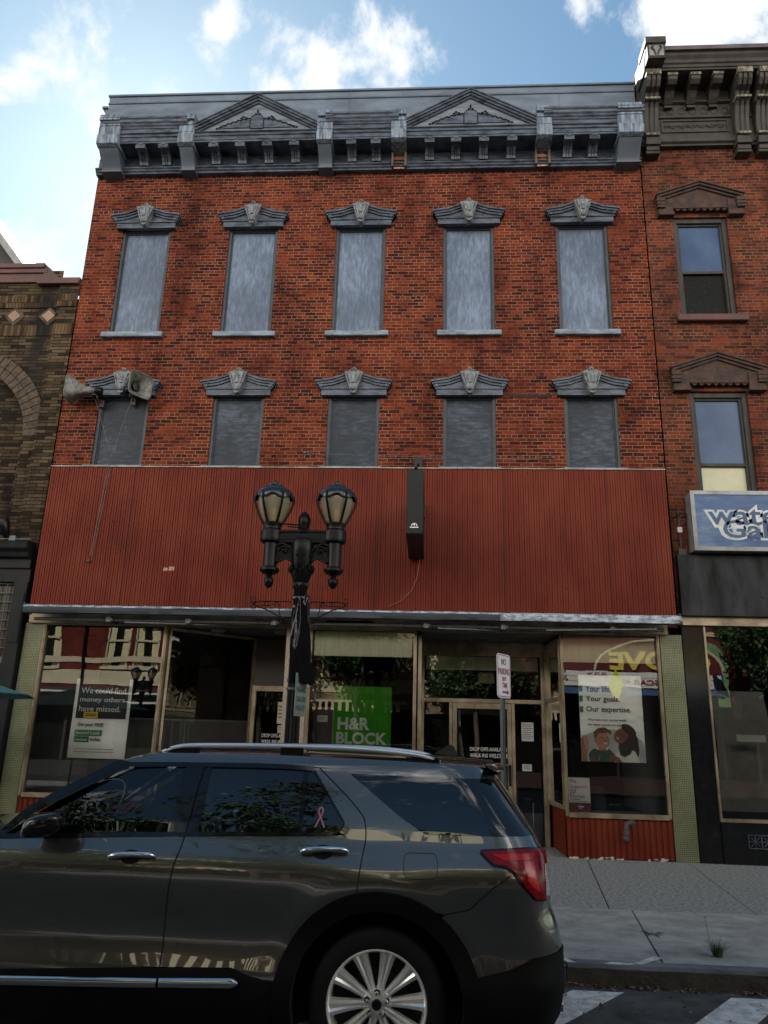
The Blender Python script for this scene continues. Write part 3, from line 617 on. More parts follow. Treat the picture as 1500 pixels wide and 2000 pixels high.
def show_window(x0, x1, z0, z1, frame=.06, y=FY, post=(True, True)):
    f = MB()
    f.box(x0-frame, x0, y-.045, y+.06, z0-.06, z1); f.box(x1, x1+frame, y-.045, y+.06, z0-.06, z1)
    f.box(x0, x1, y-.055, y+.06, z0-.075, z0); f.box(x0-frame, x1+frame, y-.035, y+.06, z1, z1+.04)
    f.box(x0-frame+.02, x0-.02, y-.058, y-.045, z0-.06, z1); f.box(x1+.02, x1+frame-.02, y-.058, y-.045, z0-.06, z1)
    o = f.build('show_window', TAN, main, bevel=.004)
    g = MB().add([(x0, y+.01, z0), (x1, y+.01, z0), (x1, y+.01, z1), (x0, y+.01, z1)], [(0, 1, 2, 3)]); g.build('pane', GLASS, o, rec=False)
    return o
show_window(-6.88, -4.735, .72, 3.55); show_window(-2.08, -.31, .72, 3.55, frame=.055); show_window(2.235, 3.815, .69, 3.55, frame=.045)
def glass_wall(p0, p1, z0, z1, name='return_glass', rails=()):
    (xa, ya), (xb, yb) = p0, p1; f = MB(); d = Vector((xb-xa, yb-ya, 0)).normalized(); n_ = Vector((d.y, -d.x, 0))
    def bar(pa, pb, za, zb, t=.03):
        pa, pb = Vector((*pa, 0)), Vector((*pb, 0)); vs = [p+n_*s_*t+Vector((0, 0, z)) for p in (pa, pb) for s_ in (-1, 1) for z in (za, zb)]
        f.add(vs, [(0, 1, 3, 2), (4, 6, 7, 5), (0, 4, 5, 1), (2, 3, 7, 6), (0, 2, 6, 4), (1, 5, 7, 3)])
    P = lambda t: (xa+(xb-xa)*t, ya+(yb-ya)*t); l = math.hypot(xb-xa, yb-ya); e = .045/l
    bar(P(0), P(e), z0, z1); bar(P(1-e), P(1), z0, z1); bar(P(e), P(1-e), z0, z0+.06); bar(P(e), P(1-e), z1-.05, z1)
    for r in rails: bar(P(e), P(1-e), r, r+.06)
    o = f.build(name, TAN, main)
    MB().add([(xa, ya, z0), (xb, yb, z0), (xb, yb, z1), (xa, ya, z1)], [(0, 1, 2, 3)]).build('pane', GLASSR, o, rec=False)
glass_wall((-4.66, FY+.05), (-3.38, 14.8), .62, 3.55); glass_wall((-.20, FY+.07), (-.20, 14.82), .62, 3.50, rails=(2.40,)); glass_wall((2.20, FY+.07), (2.12, 14.82), .72, 3.50, rails=(2.46,))
m = MB(); ribside(m, FY+.05, 14.85, -.25); m.build('stall_riser', REDP, main)
m = MB(); m.add([(-4.66, FY+.04, 0), (-3.36, 14.8, 0), (-3.36, 14.8, .62), (-4.66, FY+.04, .62)], [(0, 1, 2, 3)]); m.build('stall_riser', REDP, main)
# back of recess 2
m = MB(); yb = 14.85
def fbox(x0, x1, z0, z1, d=.04): m.box(x0, x1, yb-d, yb+d, z0, z1)
fbox(-.20, -.13, 0, 3.36); fbox(2.03, 2.12, 0, 3.36); fbox(-.13, 2.03, 2.44, 2.51, .045); fbox(-.13, 2.03, 3.30, 3.37, .035)
fbox(-.20, 2.12, 3.37, 3.56, .02)
of = m.build('entrance_screen', TAN, main, bevel=.004)
MB().add([(-.13, yb+.01, 0.02), (2.03, yb+.01, .02), (2.03, yb+.01, 3.3), (-.13, yb+.01, 3.3)], [(0, 1, 2, 3)]).build('pane', GLASS, of, rec=False)
def door(x0, x1, z1, y, name='door'):
    f = MB(); fr = .075
    f.box(x0, x0+fr, y-.055, y+.03, .02, z1); f.box(x1-fr, x1, y-.055, y+.03, .02, z1); f.box(x0+fr, x1-fr, y-.055, y+.03, z1-.10, z1); f.box(x0+fr, x1-fr, y-.055, y+.03, .02, .22)
    o = f.build(name, TAN, main, bevel=.006)
    MB().box(x0+fr, x1-fr, y-.085, y-.03, 1.335, 1.38).build('push_bar', TAN, o, bevel=.01)
    MB().add([(x0+fr, y-.01, .22), (x1-fr, y-.01, .22), (x1-fr, y-.01, z1-.1), (x0+fr, y-.01, z1-.1)], [(0, 1, 2, 3)]).build('pane', GLASS, o, rec=False)
    h = MB(); h.tube([(x1-.04, y-.06, 1.05), (x1-.04, y-.11, 1.07), (x1-.04, y-.11, 1.30), (x1-.04, y-.06, 1.32)], .012, 8); h.box(x1-.06, x1-.02, y-.07, y-.055, 1.0, 1.36); h.build('handle', BLACK, o)
    hh = MB()
    for z in (.5, 1.2, 1.9, 2.3): hh.tube([(x0-.006, y-.07, z), (x0-.006, y-.07, z+.09)], .009, 6)
    hh.build('hinge', GALV, o); return o
d2 = door(.40, 1.47, 2.43, yb-.04)
m = MB(); m.box(.335, .393, yb-.09, yb+.03, .02, 2.435); m.box(1.477, 1.535, yb-.09, yb+.03, .02, 2.435); m.build('door_jamb', TAN, of, bevel=.005)
m = MB()
m.text('DROP OFFS AVAILABLE', front(.715, yb-.057, 1.585), w=.67, h=.066, bold=.004); m.text('WALK-INS WELCOME', front(.715, yb-.057, 1.475), w=.68, h=.068, bold=.004)
m.build('lettering', WHITET, d2)
# recess 1
y1 = 14.8
m = MB(); m.box(-3.36, -2.40, y1-.02, y1+.08, 2.66, 3.57); m.build('transom_panel', mat('dark_brown_board', (.016, .006, .004), rough=.5), main)
d1 = door(-3.36, -2.45, 2.65, y1-.04)
m = MB(); m.text('DROP OFFS AVAILABLE', front(-3.13, y1-.057, 1.72), w=.60, h=.066, bold=.004); m.text('WALK INS WELCOME', front(-3.13, y1-.057, 1.615), w=.60, h=.066, bold=.004)
m.build('lettering', WHITET, d1)
m = MB(); m.box(-2.44, -2.14, FY+.46, y1+.05, 0, 3.57); m.build('recess_side_wall', TAN2, main)
# floors / ceilings / interior shell
CEILT = None
def ceil_mat():
    m, t, b = base_mat('square_ceiling_tiles')
    g = N(t, 'ShaderNodeNewGeometry')
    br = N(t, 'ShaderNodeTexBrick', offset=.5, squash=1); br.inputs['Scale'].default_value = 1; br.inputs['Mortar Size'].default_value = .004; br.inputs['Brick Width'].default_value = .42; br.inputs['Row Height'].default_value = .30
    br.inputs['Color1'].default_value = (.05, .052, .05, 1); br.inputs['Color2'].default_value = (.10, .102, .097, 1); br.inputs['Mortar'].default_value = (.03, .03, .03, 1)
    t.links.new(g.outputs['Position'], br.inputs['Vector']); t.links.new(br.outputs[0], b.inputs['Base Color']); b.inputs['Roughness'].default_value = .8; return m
CEILT = ceil_mat()
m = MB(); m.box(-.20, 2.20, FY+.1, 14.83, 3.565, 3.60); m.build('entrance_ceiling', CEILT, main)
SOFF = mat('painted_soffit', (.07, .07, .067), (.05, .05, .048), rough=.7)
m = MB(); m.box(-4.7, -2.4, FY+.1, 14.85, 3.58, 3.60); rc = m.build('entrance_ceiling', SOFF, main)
for x, y in ((-3.9, 13.95), (-2.75, 14.0)): MB().lathe([(.0, 3.53), (.11, 3.53), (.13, 3.55), (.13, 3.579)], x, y, 16).build('ceiling_lamp', mat('dull_lamp_glass', (.2, .2, .2), rough=.3), rc, smooth=40)
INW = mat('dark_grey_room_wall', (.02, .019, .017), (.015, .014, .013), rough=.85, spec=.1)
m = MB()
m.add([(XL+.1, 22, 0), (XR-.1, 22, 0), (XR-.1, 22, 3.7), (XL+.1, 22, 3.7)], [(0, 1, 2, 3)])
m.add([(XL+.1, FY+.3, 0), (XL+.1, 22, 0), (XL+.1, 22, 3.7), (XL+.1, FY+.3, 3.7)], [(0, 1, 2, 3)])
m.add([(XR-.1, FY+.3, 0), (XR-.1, 22, 0), (XR-.1, 22, 3.7), (XR-.1, FY+.3, 3.7)], [(0, 1, 2, 3)])
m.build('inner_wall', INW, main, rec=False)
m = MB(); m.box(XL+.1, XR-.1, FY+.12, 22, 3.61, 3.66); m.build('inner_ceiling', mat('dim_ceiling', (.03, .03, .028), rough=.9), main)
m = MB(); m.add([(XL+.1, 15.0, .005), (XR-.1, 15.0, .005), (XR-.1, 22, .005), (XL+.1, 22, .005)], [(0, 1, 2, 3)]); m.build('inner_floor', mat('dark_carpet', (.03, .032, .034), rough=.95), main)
# display window floors
m = MB(); m.box(-6.93, -4.72, FY+.07, 14.7, .5, .66); m.box(2.24, 3.86, FY+.07, 15.0, .5, .62); m.box(-2.12, -.26, FY+.07, 14.9, .5, .62)
m.build('display_floor', mat('grey_display_floor', (.09, .09, .088), (.05, .05, .05), rough=.6), main)
WPAN = mat('grey_wall_lining', (.06, .06, .058), rough=.8)
m = MB(); m.box(3.83, 3.89, FY+.07, 16.5, .63, 3.6); m.box(-6.95, -6.90, FY+.07, 16, .66, 3.6); m.build('lining_board', WPAN, main)
# inner partition seen through the left window
PART = mat('office_partition', (.075, .07, .055), rough=.7)
p = thing('office_partition', (-4.9, 17, 0), 'low beige office partition standing inside behind the left shop window', 'partition')
MB().box(-6.5, -3.9, 16.9, 16.96, .05, 1.45).build('panel', PART, p)
m = MB(); m.box(-6.5, -3.9, 16.88, 16.98, 1.45, 2.02); m.build('smoked_screen', mat('smoked_panel', (.03, .03, .027), rough=.35), p)
m = MB()
for x in (-6.5, -5.25, -3.9): m.box(x-.02, x+.02, 16.86, 17.0, 0, 2.05)
m.box(-6.5, -3.9, 16.86, 17.0, 2.02, 2.05); m.build('frame', GALV, p)

# ================================================================== things in / on the shop front
def blind(x0, x1, z0, z1, y, label):
    m = MB(); m.grid(lambda a, b: (x0+(x1-x0)*a, y+.006*math.sin(a*40)+.004*noise.noise((a*9, b*3, 0)), z0+(z1-z0)*b), 60, 6)
    t = m.build('roller_blind', OFFW, loc=((x0+x1)/2, y, z1), smooth=80, rec=False); tag(t, label, 'blind', 'cream roller blinds in the shop windows')
    MB().box(x0, x1, y-.004, y+.008, z0-.02, z0).build('bottom_rail', OFFW, t); return t
blind(-2.05, -.34, 3.13, 3.54, FY+.05, 'cream blind across the top of the window with the green sign')
blind(2.25, 3.80, 3.11, 3.54, FY+.05, 'cream blind across the top of the right shop window above the large family poster')
blind(-.10, 2.00, 3.06, 3.29, yb+.05, 'dull cream blind inside the entrance screen above the door')
GREEN = mat('green_sign_board', (.035, .22, .008), (.03, .19, .007), rough=.6, spec=.1)
t = thing('window_sign', (-1.16, FY+.07, 1.59), 'square green sign with pale grey letters hanging in the middle shop window', 'sign')
MB().box(-1.655, -.675, FY+.05, FY+.06, 1.55, 2.60).build('board', GREEN, t)
m = MB(); m.text('H&R', front(-1.585, FY+.049, 1.875), w=.55, h=.205, bold=.035); m.text('BLOCK', front(-1.60, FY+.049, 1.645), w=.86, h=.195, bold=.035); m.build('lettering', mat('pale_grey_print', (.52, .55, .52), rough=.6), t)
GRN2 = mat('bright_green_print', (.05, .22, .05), rough=.6)
def paper(m, x0, x1, z0, z1, y, amp=.01, seed=0, nu=40, nv=50):
    m.grid(lambda a, b: (x0+(x1-x0)*a, y+amp*(noise.noise((a*4+seed, b*13, seed))+.6*noise.noise((a*9, b*22+a*6, seed+2))), z0+(z1-z0)*b), nu, nv)
PY = FY+.04
# left poster
t = thing('poster', (-5.72, PY, 1.29), 'wrinkled white poster with black heading panel in the left shop window', 'poster')
m = MB(); paper(m, -6.23, -5.22, 1.29, 2.62, PY+.012, .009, 1)
m.build('sheet', WHITE, t, smooth=80, rec=False)
m = MB(); m.mi = 0; m.box(-6.165, -5.275, PY-.006, PY-.003, 1.95, 2.62)
m.mi = 1
m.text('We could find', front(-6.12, PY-.007, 2.37), w=.80, h=.105, bold=.008); m.text('money others', front(-6.12, PY-.007, 2.205), w=.80, h=.105, bold=.008); m.text('have missed.', front(-6.12, PY-.007, 2.065), w=.74, h=.095, bold=.008)
m.mi = 0; m.text('Get your FREE', front(-6.11, PY-.007, 1.80), w=.46, h=.075, bold=.02)
m.mi = 2; m.box(-6.14, -5.66, PY-.007, PY-.003, 1.66, 1.755); m.box(-6.14, -5.88, PY-.007, PY-.003, 1.55, 1.645)
m.mi = 1; m.text('Second Look', front(-6.12, PY-.010, 1.68), w=.43, h=.058, bold=.02); m.text('review', front(-6.12, PY-.010, 1.568), w=.22, h=.055, bold=.02)
m.mi = 0; m.text('today.', front(-5.86, PY-.007, 1.562), w=.20, h=.07, bold=.02)
for z in (1.44, 1.39): m.box(-6.12, -5.42, PY-.007, PY-.003, z, z+.006)
m.build('print', [BLACKT, WHITET, GRN2], t)
m = MB(); m.box(-6.02, -5.77, PY-.014, PY-.011, 1.955, 2.06); m.mi = 1
for z in (2.015, 1.985): m.box(-5.99, -5.80, PY-.017, PY-.0145, z, z+.014)
m.build('sticker', [mat('yellow_sticker', (.75, .50, .02), rough=.5), BLACKT], t)
# right poster
t = thing('poster', (3.01, PY, 1.48), 'large creased white poster with green squares and photo of smiling boy and woman', 'poster')
m = MB(); paper(m, 2.49, 3.535, 1.48, 2.88, PY+.016, .016, 5); m.build('sheet', WHITE, t, smooth=80, rec=False)
def ell(cx, cz, rx, rz, n=22, rot=0, wob=0, seed=0):
    random.seed(seed); out = []
    for k in range(n):
        a = 2*PI*k/n; w = 1+wob*random.uniform(-1, 1); x, z = rx*w*math.cos(a), rz*w*math.sin(a)
        out.append((cx+x*math.cos(rot)-z*math.sin(rot), cz+x*math.sin(rot)+z*math.cos(rot)))
    return out
pic = MB(); yy = [PY-.004]
def lay(poly, mi):
    yy[0] -= .0006; pic.mi = mi; n = len(poly); pic.add([(x, yy[0], z) for x, z in poly], [tuple(range(n))])
def clampp(poly): return [(min(max(x, 2.49), 3.535), max(z, 1.48)) for x, z in poly]
lay(clampp(ell(2.98, 1.62, .60, .38)), 0)
lay(clampp(ell(2.55, 1.74, .07, .16)), 3); lay(clampp([(2.49, 1.48), (2.49, 1.86), (2.54, 1.80), (2.58, 1.60), (2.58, 1.48)]), 6)         # figure cropped at the left edge
lay(clampp(ell(3.27, 1.78, .165, .27, 26, .2, .07, 3)), 5)                                       # dark curly hair
lay(clampp([(3.0, 1.48), (3.05, 1.62), (3.2, 1.70), (3.36, 1.66), (3.44, 1.48)]), 7)       # white top
lay(clampp(ell(3.20, 1.70, .11, .13, 24, 0, .1, 4)), 5)
lay(ell(3.15, 1.90, .105, .135, 20, -.75), 4)                                                   # woman's face
lay(ell(3.28, 2.0, .13, .07, 20, -.6, .06), 5)
lay(clampp([(2.62, 1.48), (2.60, 1.60), (2.68, 1.68), (2.80, 1.70), (2.95, 1.68), (3.03, 1.60), (3.02, 1.48)]), 1)  # green shirt
lay(ell(2.83, 1.69, .10, .03), 7); lay([(2.77, 1.66), (2.77, 1.74), (2.89, 1.74), (2.89, 1.66)], 3)
lay(ell(2.84, 1.83, .12, .145, 22, .1), 3)                                                      # boy's face
lay([(2.71, 1.84), (2.70, 1.95), (2.77, 2.01), (2.88, 2.03), (2.99, 1.97), (2.985, 1.90), (2.93, 1.945), (2.86, 1.935), (2.78, 1.93), (2.745, 1.88), (2.74, 1.80)], 2)
lay(ell(2.725, 1.82, .02, .035), 3)
for x, z in ((2.83, 1.86), (2.92, 1.865), (3.115, 1.93), (3.17, 1.89)): lay(ell(x, z, .016, .008, 10), 5)
lay(ell(2.885, 1.775, .035, .013, 12, .1), 7); lay(ell(3.09, 1.86, .025, .009, 12, -.7), 7); lay(ell(2.90, 1.82, .012, .016, 10), 6)
lay([(2.63, 1.48), (2.64, 1.55), (2.70, 1.55), (2.71, 1.48)], 4); lay([(2.93, 1.50), (2.93, 1.58), (3.0, 1.60), (3.1, 1.55), (3.14, 1.48)], 4)
for k in range(3): lay([(2.66+k*.1, 1.50), (2.67+k*.1, 1.58), (2.69+k*.1, 1.58), (2.68+k*.1, 1.50)], 6 if k == 1 else 1)
pic.build('printed_photo', [mat('photo_pale', (.50, .52, .51), (.33, .37, .38), rough=.6, scale=(4, 4, 4)), mat('shirt_green', (.045, .10, .07), (.03, .07, .05), scale=(20, 20, 20)), mat('hair_brown', (.16, .09, .04), (.09, .05, .02), scale=(30, 30, 30)),
          mat('skin_light', (.50, .27, .18), (.36, .17, .11), scale=(12, 12, 12)), mat('skin_brown', (.27, .11, .06), (.17, .065, .035), scale=(12, 12, 12)), mat('hair_black', (.014, .010, .009), (.05, .035, .03), scale=(30, 30, 12)), mat('skin_shadow', (.38, .19, .12)), WHITET], t, rec=False)
m = MB(); m.mi = 0
m.text('Your life.', front(2.60, PY-.006, 2.60), w=.42, h=.105, bold=.01); m.text('Your goals.', front(2.60, PY-.006, 2.42), w=.56, h=.115, bold=.01); m.text('Our expertise.', front(2.60, PY-.006, 2.25), w=.74, h=.115, bold=.01)
m.text('We make your money work', front(2.62, PY-.006, 2.12), w=.63, h=.048, bold=.012); m.text('for what matters to you.', front(2.62, PY-.006, 2.04), w=.56, h=.048, bold=.012)
m.mi = 1
for z in (2.61, 2.44, 2.265): m.box(2.495, 2.55, PY-.006, PY-.003, z, z+.095)
m.build('print', [BLACKT, GRN2], t)
# nurses poster
t = thing('poster', (2.42, PY, .71), 'small white poster with maroon words and maroon foot in the right shop window corner', 'poster')
MB().box(2.255, 2.60, PY, PY+.004, .70, 1.22).build('sheet', mat('white_card', (.66, .67, .66), (.6, .61, .6), rough=.5), t)
MAR = mat('maroon_print', (.16, .015, .03), rough=.5)
m = MB(); m.box(2.255, 2.60, PY-.002, PY-.0005, .70, .835)
for s_, z, w in (('We', 1.135, .11), ('Support', 1.045, .27), ('our', .975, .11), ('Nurses', .905, .235)): m.text(s_, front(2.275, PY-.002, z), w=w, h=.065, bold=.0)
m.mi = 1; m.text('at Nathan', front(2.275, PY-.002, .875), w=.17, h=.02, bold=.02); m.text('Littauer Hospital', front(2.275, PY-.002, .843), w=.29, h=.022, bold=.02)
m.mi = 2; m.tube([(2.42+.03*math.cos(a), PY-.003, .775+.03*math.sin(a)) for a in np.linspace(-.4, 3.6, 10)], .002, 4); m.box(2.41, 2.49, PY-.004, PY-.002, .765, .785); m.box(2.41, 2.46, PY-.004, PY-.002, .745, .752)
m.build('print', [MAR, BLACKT, WHITET], t)
def note(x0, x1, z0, z1, y, label, lines=5, cream=False):
    t = MB().box(x0, x1, y-.003, y, z0, z1).build('notice', mat('cream_note', (.50, .46, .32), rough=.6) if cream else mat('plain_note', (.42, .43, .40), rough=.6), loc=((x0+x1)/2, y, z0)); tag(t, label, 'notice')
    m = MB(); h = (z1-z0)/(lines+2)
    for k in range(lines): m.box(x0+.02, x1-.02-(.03 if k % 2 else 0), y-.0045, y-.0032, z1-h*(k+1.4), z1-h*(k+1.4)+h*.3)
    m.build('print', BLACKT, t)
note(1.66, 1.88, 1.78, 2.11, yb+.0, 'tall white sheet of print taped to the glass right of the entrance door', 8)
note(1.66, 1.83, 1.26, 1.38, yb+.0, 'small white card below the tall sheet right of the entrance door', 3)
note(2.165, 2.17, 1.75, 2.05, 14.2, 'white paper on the angled side glass right of the entrance') if False else None
note(-2.86, -2.62, 1.97, 2.36, y1-.06, 'cream notice taped on the glass of the left entrance door, the larger of two', 4, True)
note(-2.84, -2.67, 1.80, 1.94, y1-.06, 'cream notice under the larger notice on the left entrance door', 2, True)
note(-1.98, -1.80, 2.0, 2.11, FY+.35, 'small cream plaque on the dark cabinet inside the middle window', 2, True)
t = MB().box(.88, 1.18, yb+.05, yb+.09, 2.80, 3.0).build('wall_box', mat('dim_beige_box', (.12, .105, .06), rough=.6), loc=(1.03, yb+.07, 2.8), bevel=.01); tag(t, 'blank beige box behind the glass above the entrance door', 'box')
# cabinet behind middle window
t = thing('display_cabinet', (-1.87, FY+.5, .62), 'dark brown cabinet with tan front edges beside the green sign', 'cabinet')
m = MB(); m.box(-2.05, -1.70, FY+.37, FY+.7, .63, 2.25); m.build('carcass', mat('dark_cabinet', (.025, .017, .012), rough=.4), t)
m = MB(); m.box(-2.07, -1.68, FY+.34, FY+.37, 2.22, 2.25); m.box(-1.71, -1.68, FY+.34, FY+.37, .63, 2.22); m.build('trim', TAN, t)
t = thing('glass_jars', (-1.86, FY+.25, .62), 'pair of glass jars on the shop sill beside the green sign', 'jars')
for k, x in enumerate((-1.93, -1.80)):
    MB().lathe([(0, 1.28), (.045, 1.28), (.055, 1.34), (.055, 1.5), (.03, 1.55), (.035, 1.57)], x, FY+.25, 12).build('jar', mat('smoky_jar', (.12, .115, .09), rough=.15, spec=1), t, smooth=40)
MB().box(-2.02, -1.72, FY+.15, FY+.35, .62, 1.28).build('stand', DARK, t)
# chairs in right window
def chair(x, y, rz, label):
    t = thing('office_chair', (x, y, .0), label, 'chair', 'black chairs inside the right shop window'); t.rotation_euler.z = rz
    WLk = WL[t.name]; WL[t.name] = (0, 0, 0)
    CF = mat('black_upholstery', (.02, .02, .022), rough=.7)
    MB().box(-.24, .24, -.24, .24, .42, .50).build('seat', CF, t, bevel=.03, smooth=50)
    m = MB(); m.grid(lambda a, b: (-.23+.46*a, .24+.06*b*b+.05*(2*a-1)**2*-1, .55+.45*b), 8, 6); m.grid(lambda a, b: (-.23+.46*a, .28+.06*b*b+.05*(2*a-1)**2*-1, .55+.45*b), 8, 6); m.build('backrest', CF, t, smooth=60)
    f = MB()
    for sx in (-1, 1): f.tube([(sx*.26, -.24, 0), (sx*.26, -.24, .62), (sx*.26, -.18, .66), (sx*.26, .15, .66), (sx*.26, .26, .60), (sx*.26, .28, 0)], .012, 7)
    f.build('frame', CHROME, t)
    for sx in (-1, 1): MB().box(sx*.26-.025, sx*.26+.025, -.18, .14, .665, .69).build('armrest', mat('wood_armrest', (.30, .16, .07), rough=.4), t, bevel=.008)
    WL[t.name] = WLk
chair(2.72, 15.8, 2.6, 'black armchair with wooden armrest, the one nearer the left corner of the right shop window')
chair(3.35, 16.1, 2.2, 'black armchair standing deeper right behind the family poster')
chair(1.7, 16.6, .5, 'black chair inside beyond the entrance glass beside the door')
# siamese pipe on riser
t = thing('standpipe', (3.13, FY-.03, .35), 'short rusty elbow pipe sticking out of the red riser below the right window', 'pipe')
RUST = mat('rusty_pipe', (.035, .028, .026), (.075, .055, .045), rough=.7, scale=(15, 15, 15))
m = MB(); m.tube([(3.22, FY-.01, .56), (3.20, FY-.09, .57), (3.12, FY-.12, .55), (3.11, FY-.12, .42)], .042, 10); m.tube([(3.22, FY-.0, .56), (3.22, FY-.05, .56)], .06, 10); m.build('elbow', RUST, t, smooth=50)
m = MB(); m.tube([(3.11, FY-.12, .44), (3.11, FY-.12, .38)], .052, 8); m.ball((3.10, FY-.12, .335), .058, 10, 8); m.box(3.0, 3.10, FY-.13, FY-.12, .45, .455); m.build('cap', RUST, t, smooth=50)

# ---- projecting black blade sign
t = thing('blade_sign', (-.28, 12.3, 4.76), 'thick black projecting sign box hung at right angles in front of the red ribbed panel', 'sign')
bx = MB(); bx.box(-.41, -.15, 11.42, 13.16, 4.765, 5.80); bx.build('box', mat('black_sign_metal', (.007, .008, .009), (.010, .011, .013), rough=.5, spec=.2), t, bevel=.008)
m = MB(); zc = 4.88; xc = -.285
m.tube([(xc+.042*math.cos(a), 11.414, zc+.042*math.sin(a)) for a in np.linspace(0, PI, 10)], .008, 6); m.ball((xc, 11.415, zc+.018), (.016, .006, .016), 8, 6); m.box(xc-.065, xc+.065, 11.412, 11.419, zc-.028, zc-.012); m.build('emblem', WHITET, t)
m = MB(); m.tube([(-.28, 11.9, 5.80), (-.28, 11.9, 5.95)], .02, 6); m.tube([(-.28, 11.6, 5.93), (-.28, 13.5, 5.96)], .025, 8); m.ball((-.28, 12.9, 6.02), .05, 8, 6); m.box(-.36, -.2, 13.4, 13.5, 6.5, 6.75); m.tube([(-.28, 13.4, 6.62), (-.28, 12.9, 6.0)], .02, 6)
m.build('mounting_arm', BLACK, t)
m = MB(); m.box(-.15, -.13, 12.2, 12.3, 5.25, 5.45); m.build('side_clip', BLACK, t)
m = MB(); m.tube([(-.28, 13.0, 6.62), (-1.3, 13.25, 6.72), (-2.42, FY, 6.87)], .007, 5); m.tube([(-.28, 13.0, 6.62), (.9, 13.25, 6.68), (2.20, FY, 6.80)], .007, 5)
for x, z in ((-2.42, 6.87), (2.2, 6.8)): m.ball((x, FY-.01, z), .03, 8, 6)
m.build('stay_cable', GALV, t)
m = MB(); m.tube([(-.22, 13.1, 4.77), (-.26, 13.14, 4.45), (-.36, 13.16, 4.2), (-.55, 13.17, 4.02), (-.75, 13.17, 3.93)], .006, 5); m.build('loose_wire', mat('brown_wire', (.18, .08, .04), rough=.5), t)
# ---- horn loudspeakers
HORN = mat('mottled_horn_metal', (.17, .165, .15), (.05, .048, .044), rough=.6, scale=(9, 9, 9), ns=1.4, detail=8, bmp=.3)
def horn(o, axis, L_, r0, r1, label, roll=0):
    t = thing('horn_loudspeaker', o, label, 'loudspeaker', 'horn loudspeakers over the first lower window')
    ax = Vector(axis).normalized(); sx = ax.cross(Vector((0, 0, 1))).normalized(); sz = sx.cross(ax)
    if roll: sx, sz = (sx*math.cos(roll)+sz*math.sin(roll)), (sz*math.cos(roll)-sx*math.sin(roll))
    o = Vector(o); m = MB(); K = 14; n = 32
    def ring(tt, k, off):
        r = r0+(r1-r0)*tt**1.9; a = 2*PI*k/n; q = 1.0+ tt*3.2    # circle -> squared
        c, s_ = math.cos(a), math.sin(a); rr = (abs(c)**(2*q/1.4)+abs(s_)**(2*q/1.4))**(-1.4/(2*q)) if tt > 0 else 1
        return o+ax*(L_*tt-off*.2)+(sx*c+sz*s_)*(r*rr-off)
    for off in (0, .008):
        m.grid(lambda a, b: ring(a, b*n, off), K, n)
    m.grid(lambda a, b: ring(1, b*n, off*0+.012*a), 1, n)
    m.tube([ring(1, k, 0) for k in range(n+1)], .009, 5)
    m.build('flare', HORN, t, smooth=40)
    d = MB(); d.tube([o-ax*.13, o-ax*.12, o-ax*.02, o+ax*.02], [.05, .075, .075, .055], 14); d.tube([o+ax*.1, o+ax*L_*.6, o+ax*(L_*.62)], [.03, .075, .01], 12); d.build('driver', BLACK, t, smooth=40)
    b = MB(); e = o-ax*.02; b.tube([e, e+Vector((0, .05, -.12)), Vector((e.x, FY, e.z-.14))], .014, 6); b.box(e.x-.05, e.x+.05, FY-.02, FY, e.z-.22, e.z-.08); b.build('bracket', RUST, t)
horn((-6.50, 13.22, 8.02), (-1, -.10, .02), .50, .055, .25, 'horn loudspeaker left of the first lower window, mouth turned to the left')
horn((-5.84, 13.25, 8.07), (.80, -.60, -.04), .36, .055, .24, 'horn loudspeaker right of the first lower window, open mouth turned right towards the street')
t = MB(); t.tube([(-6.52, 13.3, 7.87), (-6.25, 13.3, 7.2), (-6.04, 13.28, 6.70)], .005, 5); t.tube([(-5.80, 13.3, 7.92), (-5.93, 13.3, 7.3), (-6.04, 13.28, 6.70)], .005, 5)
t.tube([(-6.04, 13.28, 6.70), (-6.02, 13.18, 6.5), (-6.08, 13.17, 5.6), (-6.13, 13.17, 4.75)], .006, 5); t.tube([(-6.04, 13.28, 6.70), (-5.99, 13.18, 6.4), (-6.04, 13.17, 5.5), (-6.10, 13.17, 4.68)], .005, 5); t.ball((-6.15, 13.17, 4.66), .03, 8, 6)
tag(t.build('speaker_wire', mat('grey_wire', (.075, .05, .045), rough=.5), loc=(-6.04, 13.28, 6.7)), 'pair of thin speaker wires joining in a V and running down the red ribbed panel', 'wire')
t = MB(); t.tube([(-3.9, 13.42, 6.78), (-3.1, 13.42, 6.78), (-2.42, 13.45, 6.87)], .004, 5)

# ================================================================== RIGHT BUILDING
RX1 = 11.5
rb = thing('brick_building', (7.8, FY, 0), 'brown red brick building at right with dark bracketed cornice and pointed window hoods', 'building')
rcx = [5.29, 7.62, 9.95]
holes = [(c-.53, c+.53, 9.72, 11.98) for c in rcx]+[(c-.53, c+.53, 5.85, 8.14) for c in rcx]
m = MB(); wall_with_holes(m, 4.225, RX1, 3.8, 15.0, FY-.0, holes, .2)
m.add([(4.225, FY, 13.5), (4.225, 28, 13.5), (4.225, 28, 15.6), (4.225, FY, 15.6)], [(0, 1, 2, 3)]); m.add([(RX1, FY, 0), (RX1, 28, 0), (RX1, 28, 15.6), (RX1, FY, 15.6)], [(0, 1, 2, 3)]); m.add([(4.225, 28, 0), (RX1, 28, 0), (RX1, 28, 15.6), (4.225, 28, 15.6)], [(0, 1, 2, 3)])
m.build('wall', BR_RIGHT, rb, rec=False)
MB().box(4.24, RX1, FY+.1, 27.9, 15.3, 15.5).build('roof', MATS['tar_roof'], rb)
HOODB = mat('rusty_brownstone', (.014, .008, .007), (.055, .022, .012), rough=.8, scale=(6, 6, 6), ns=1.3, detail=9, bmp=.6)
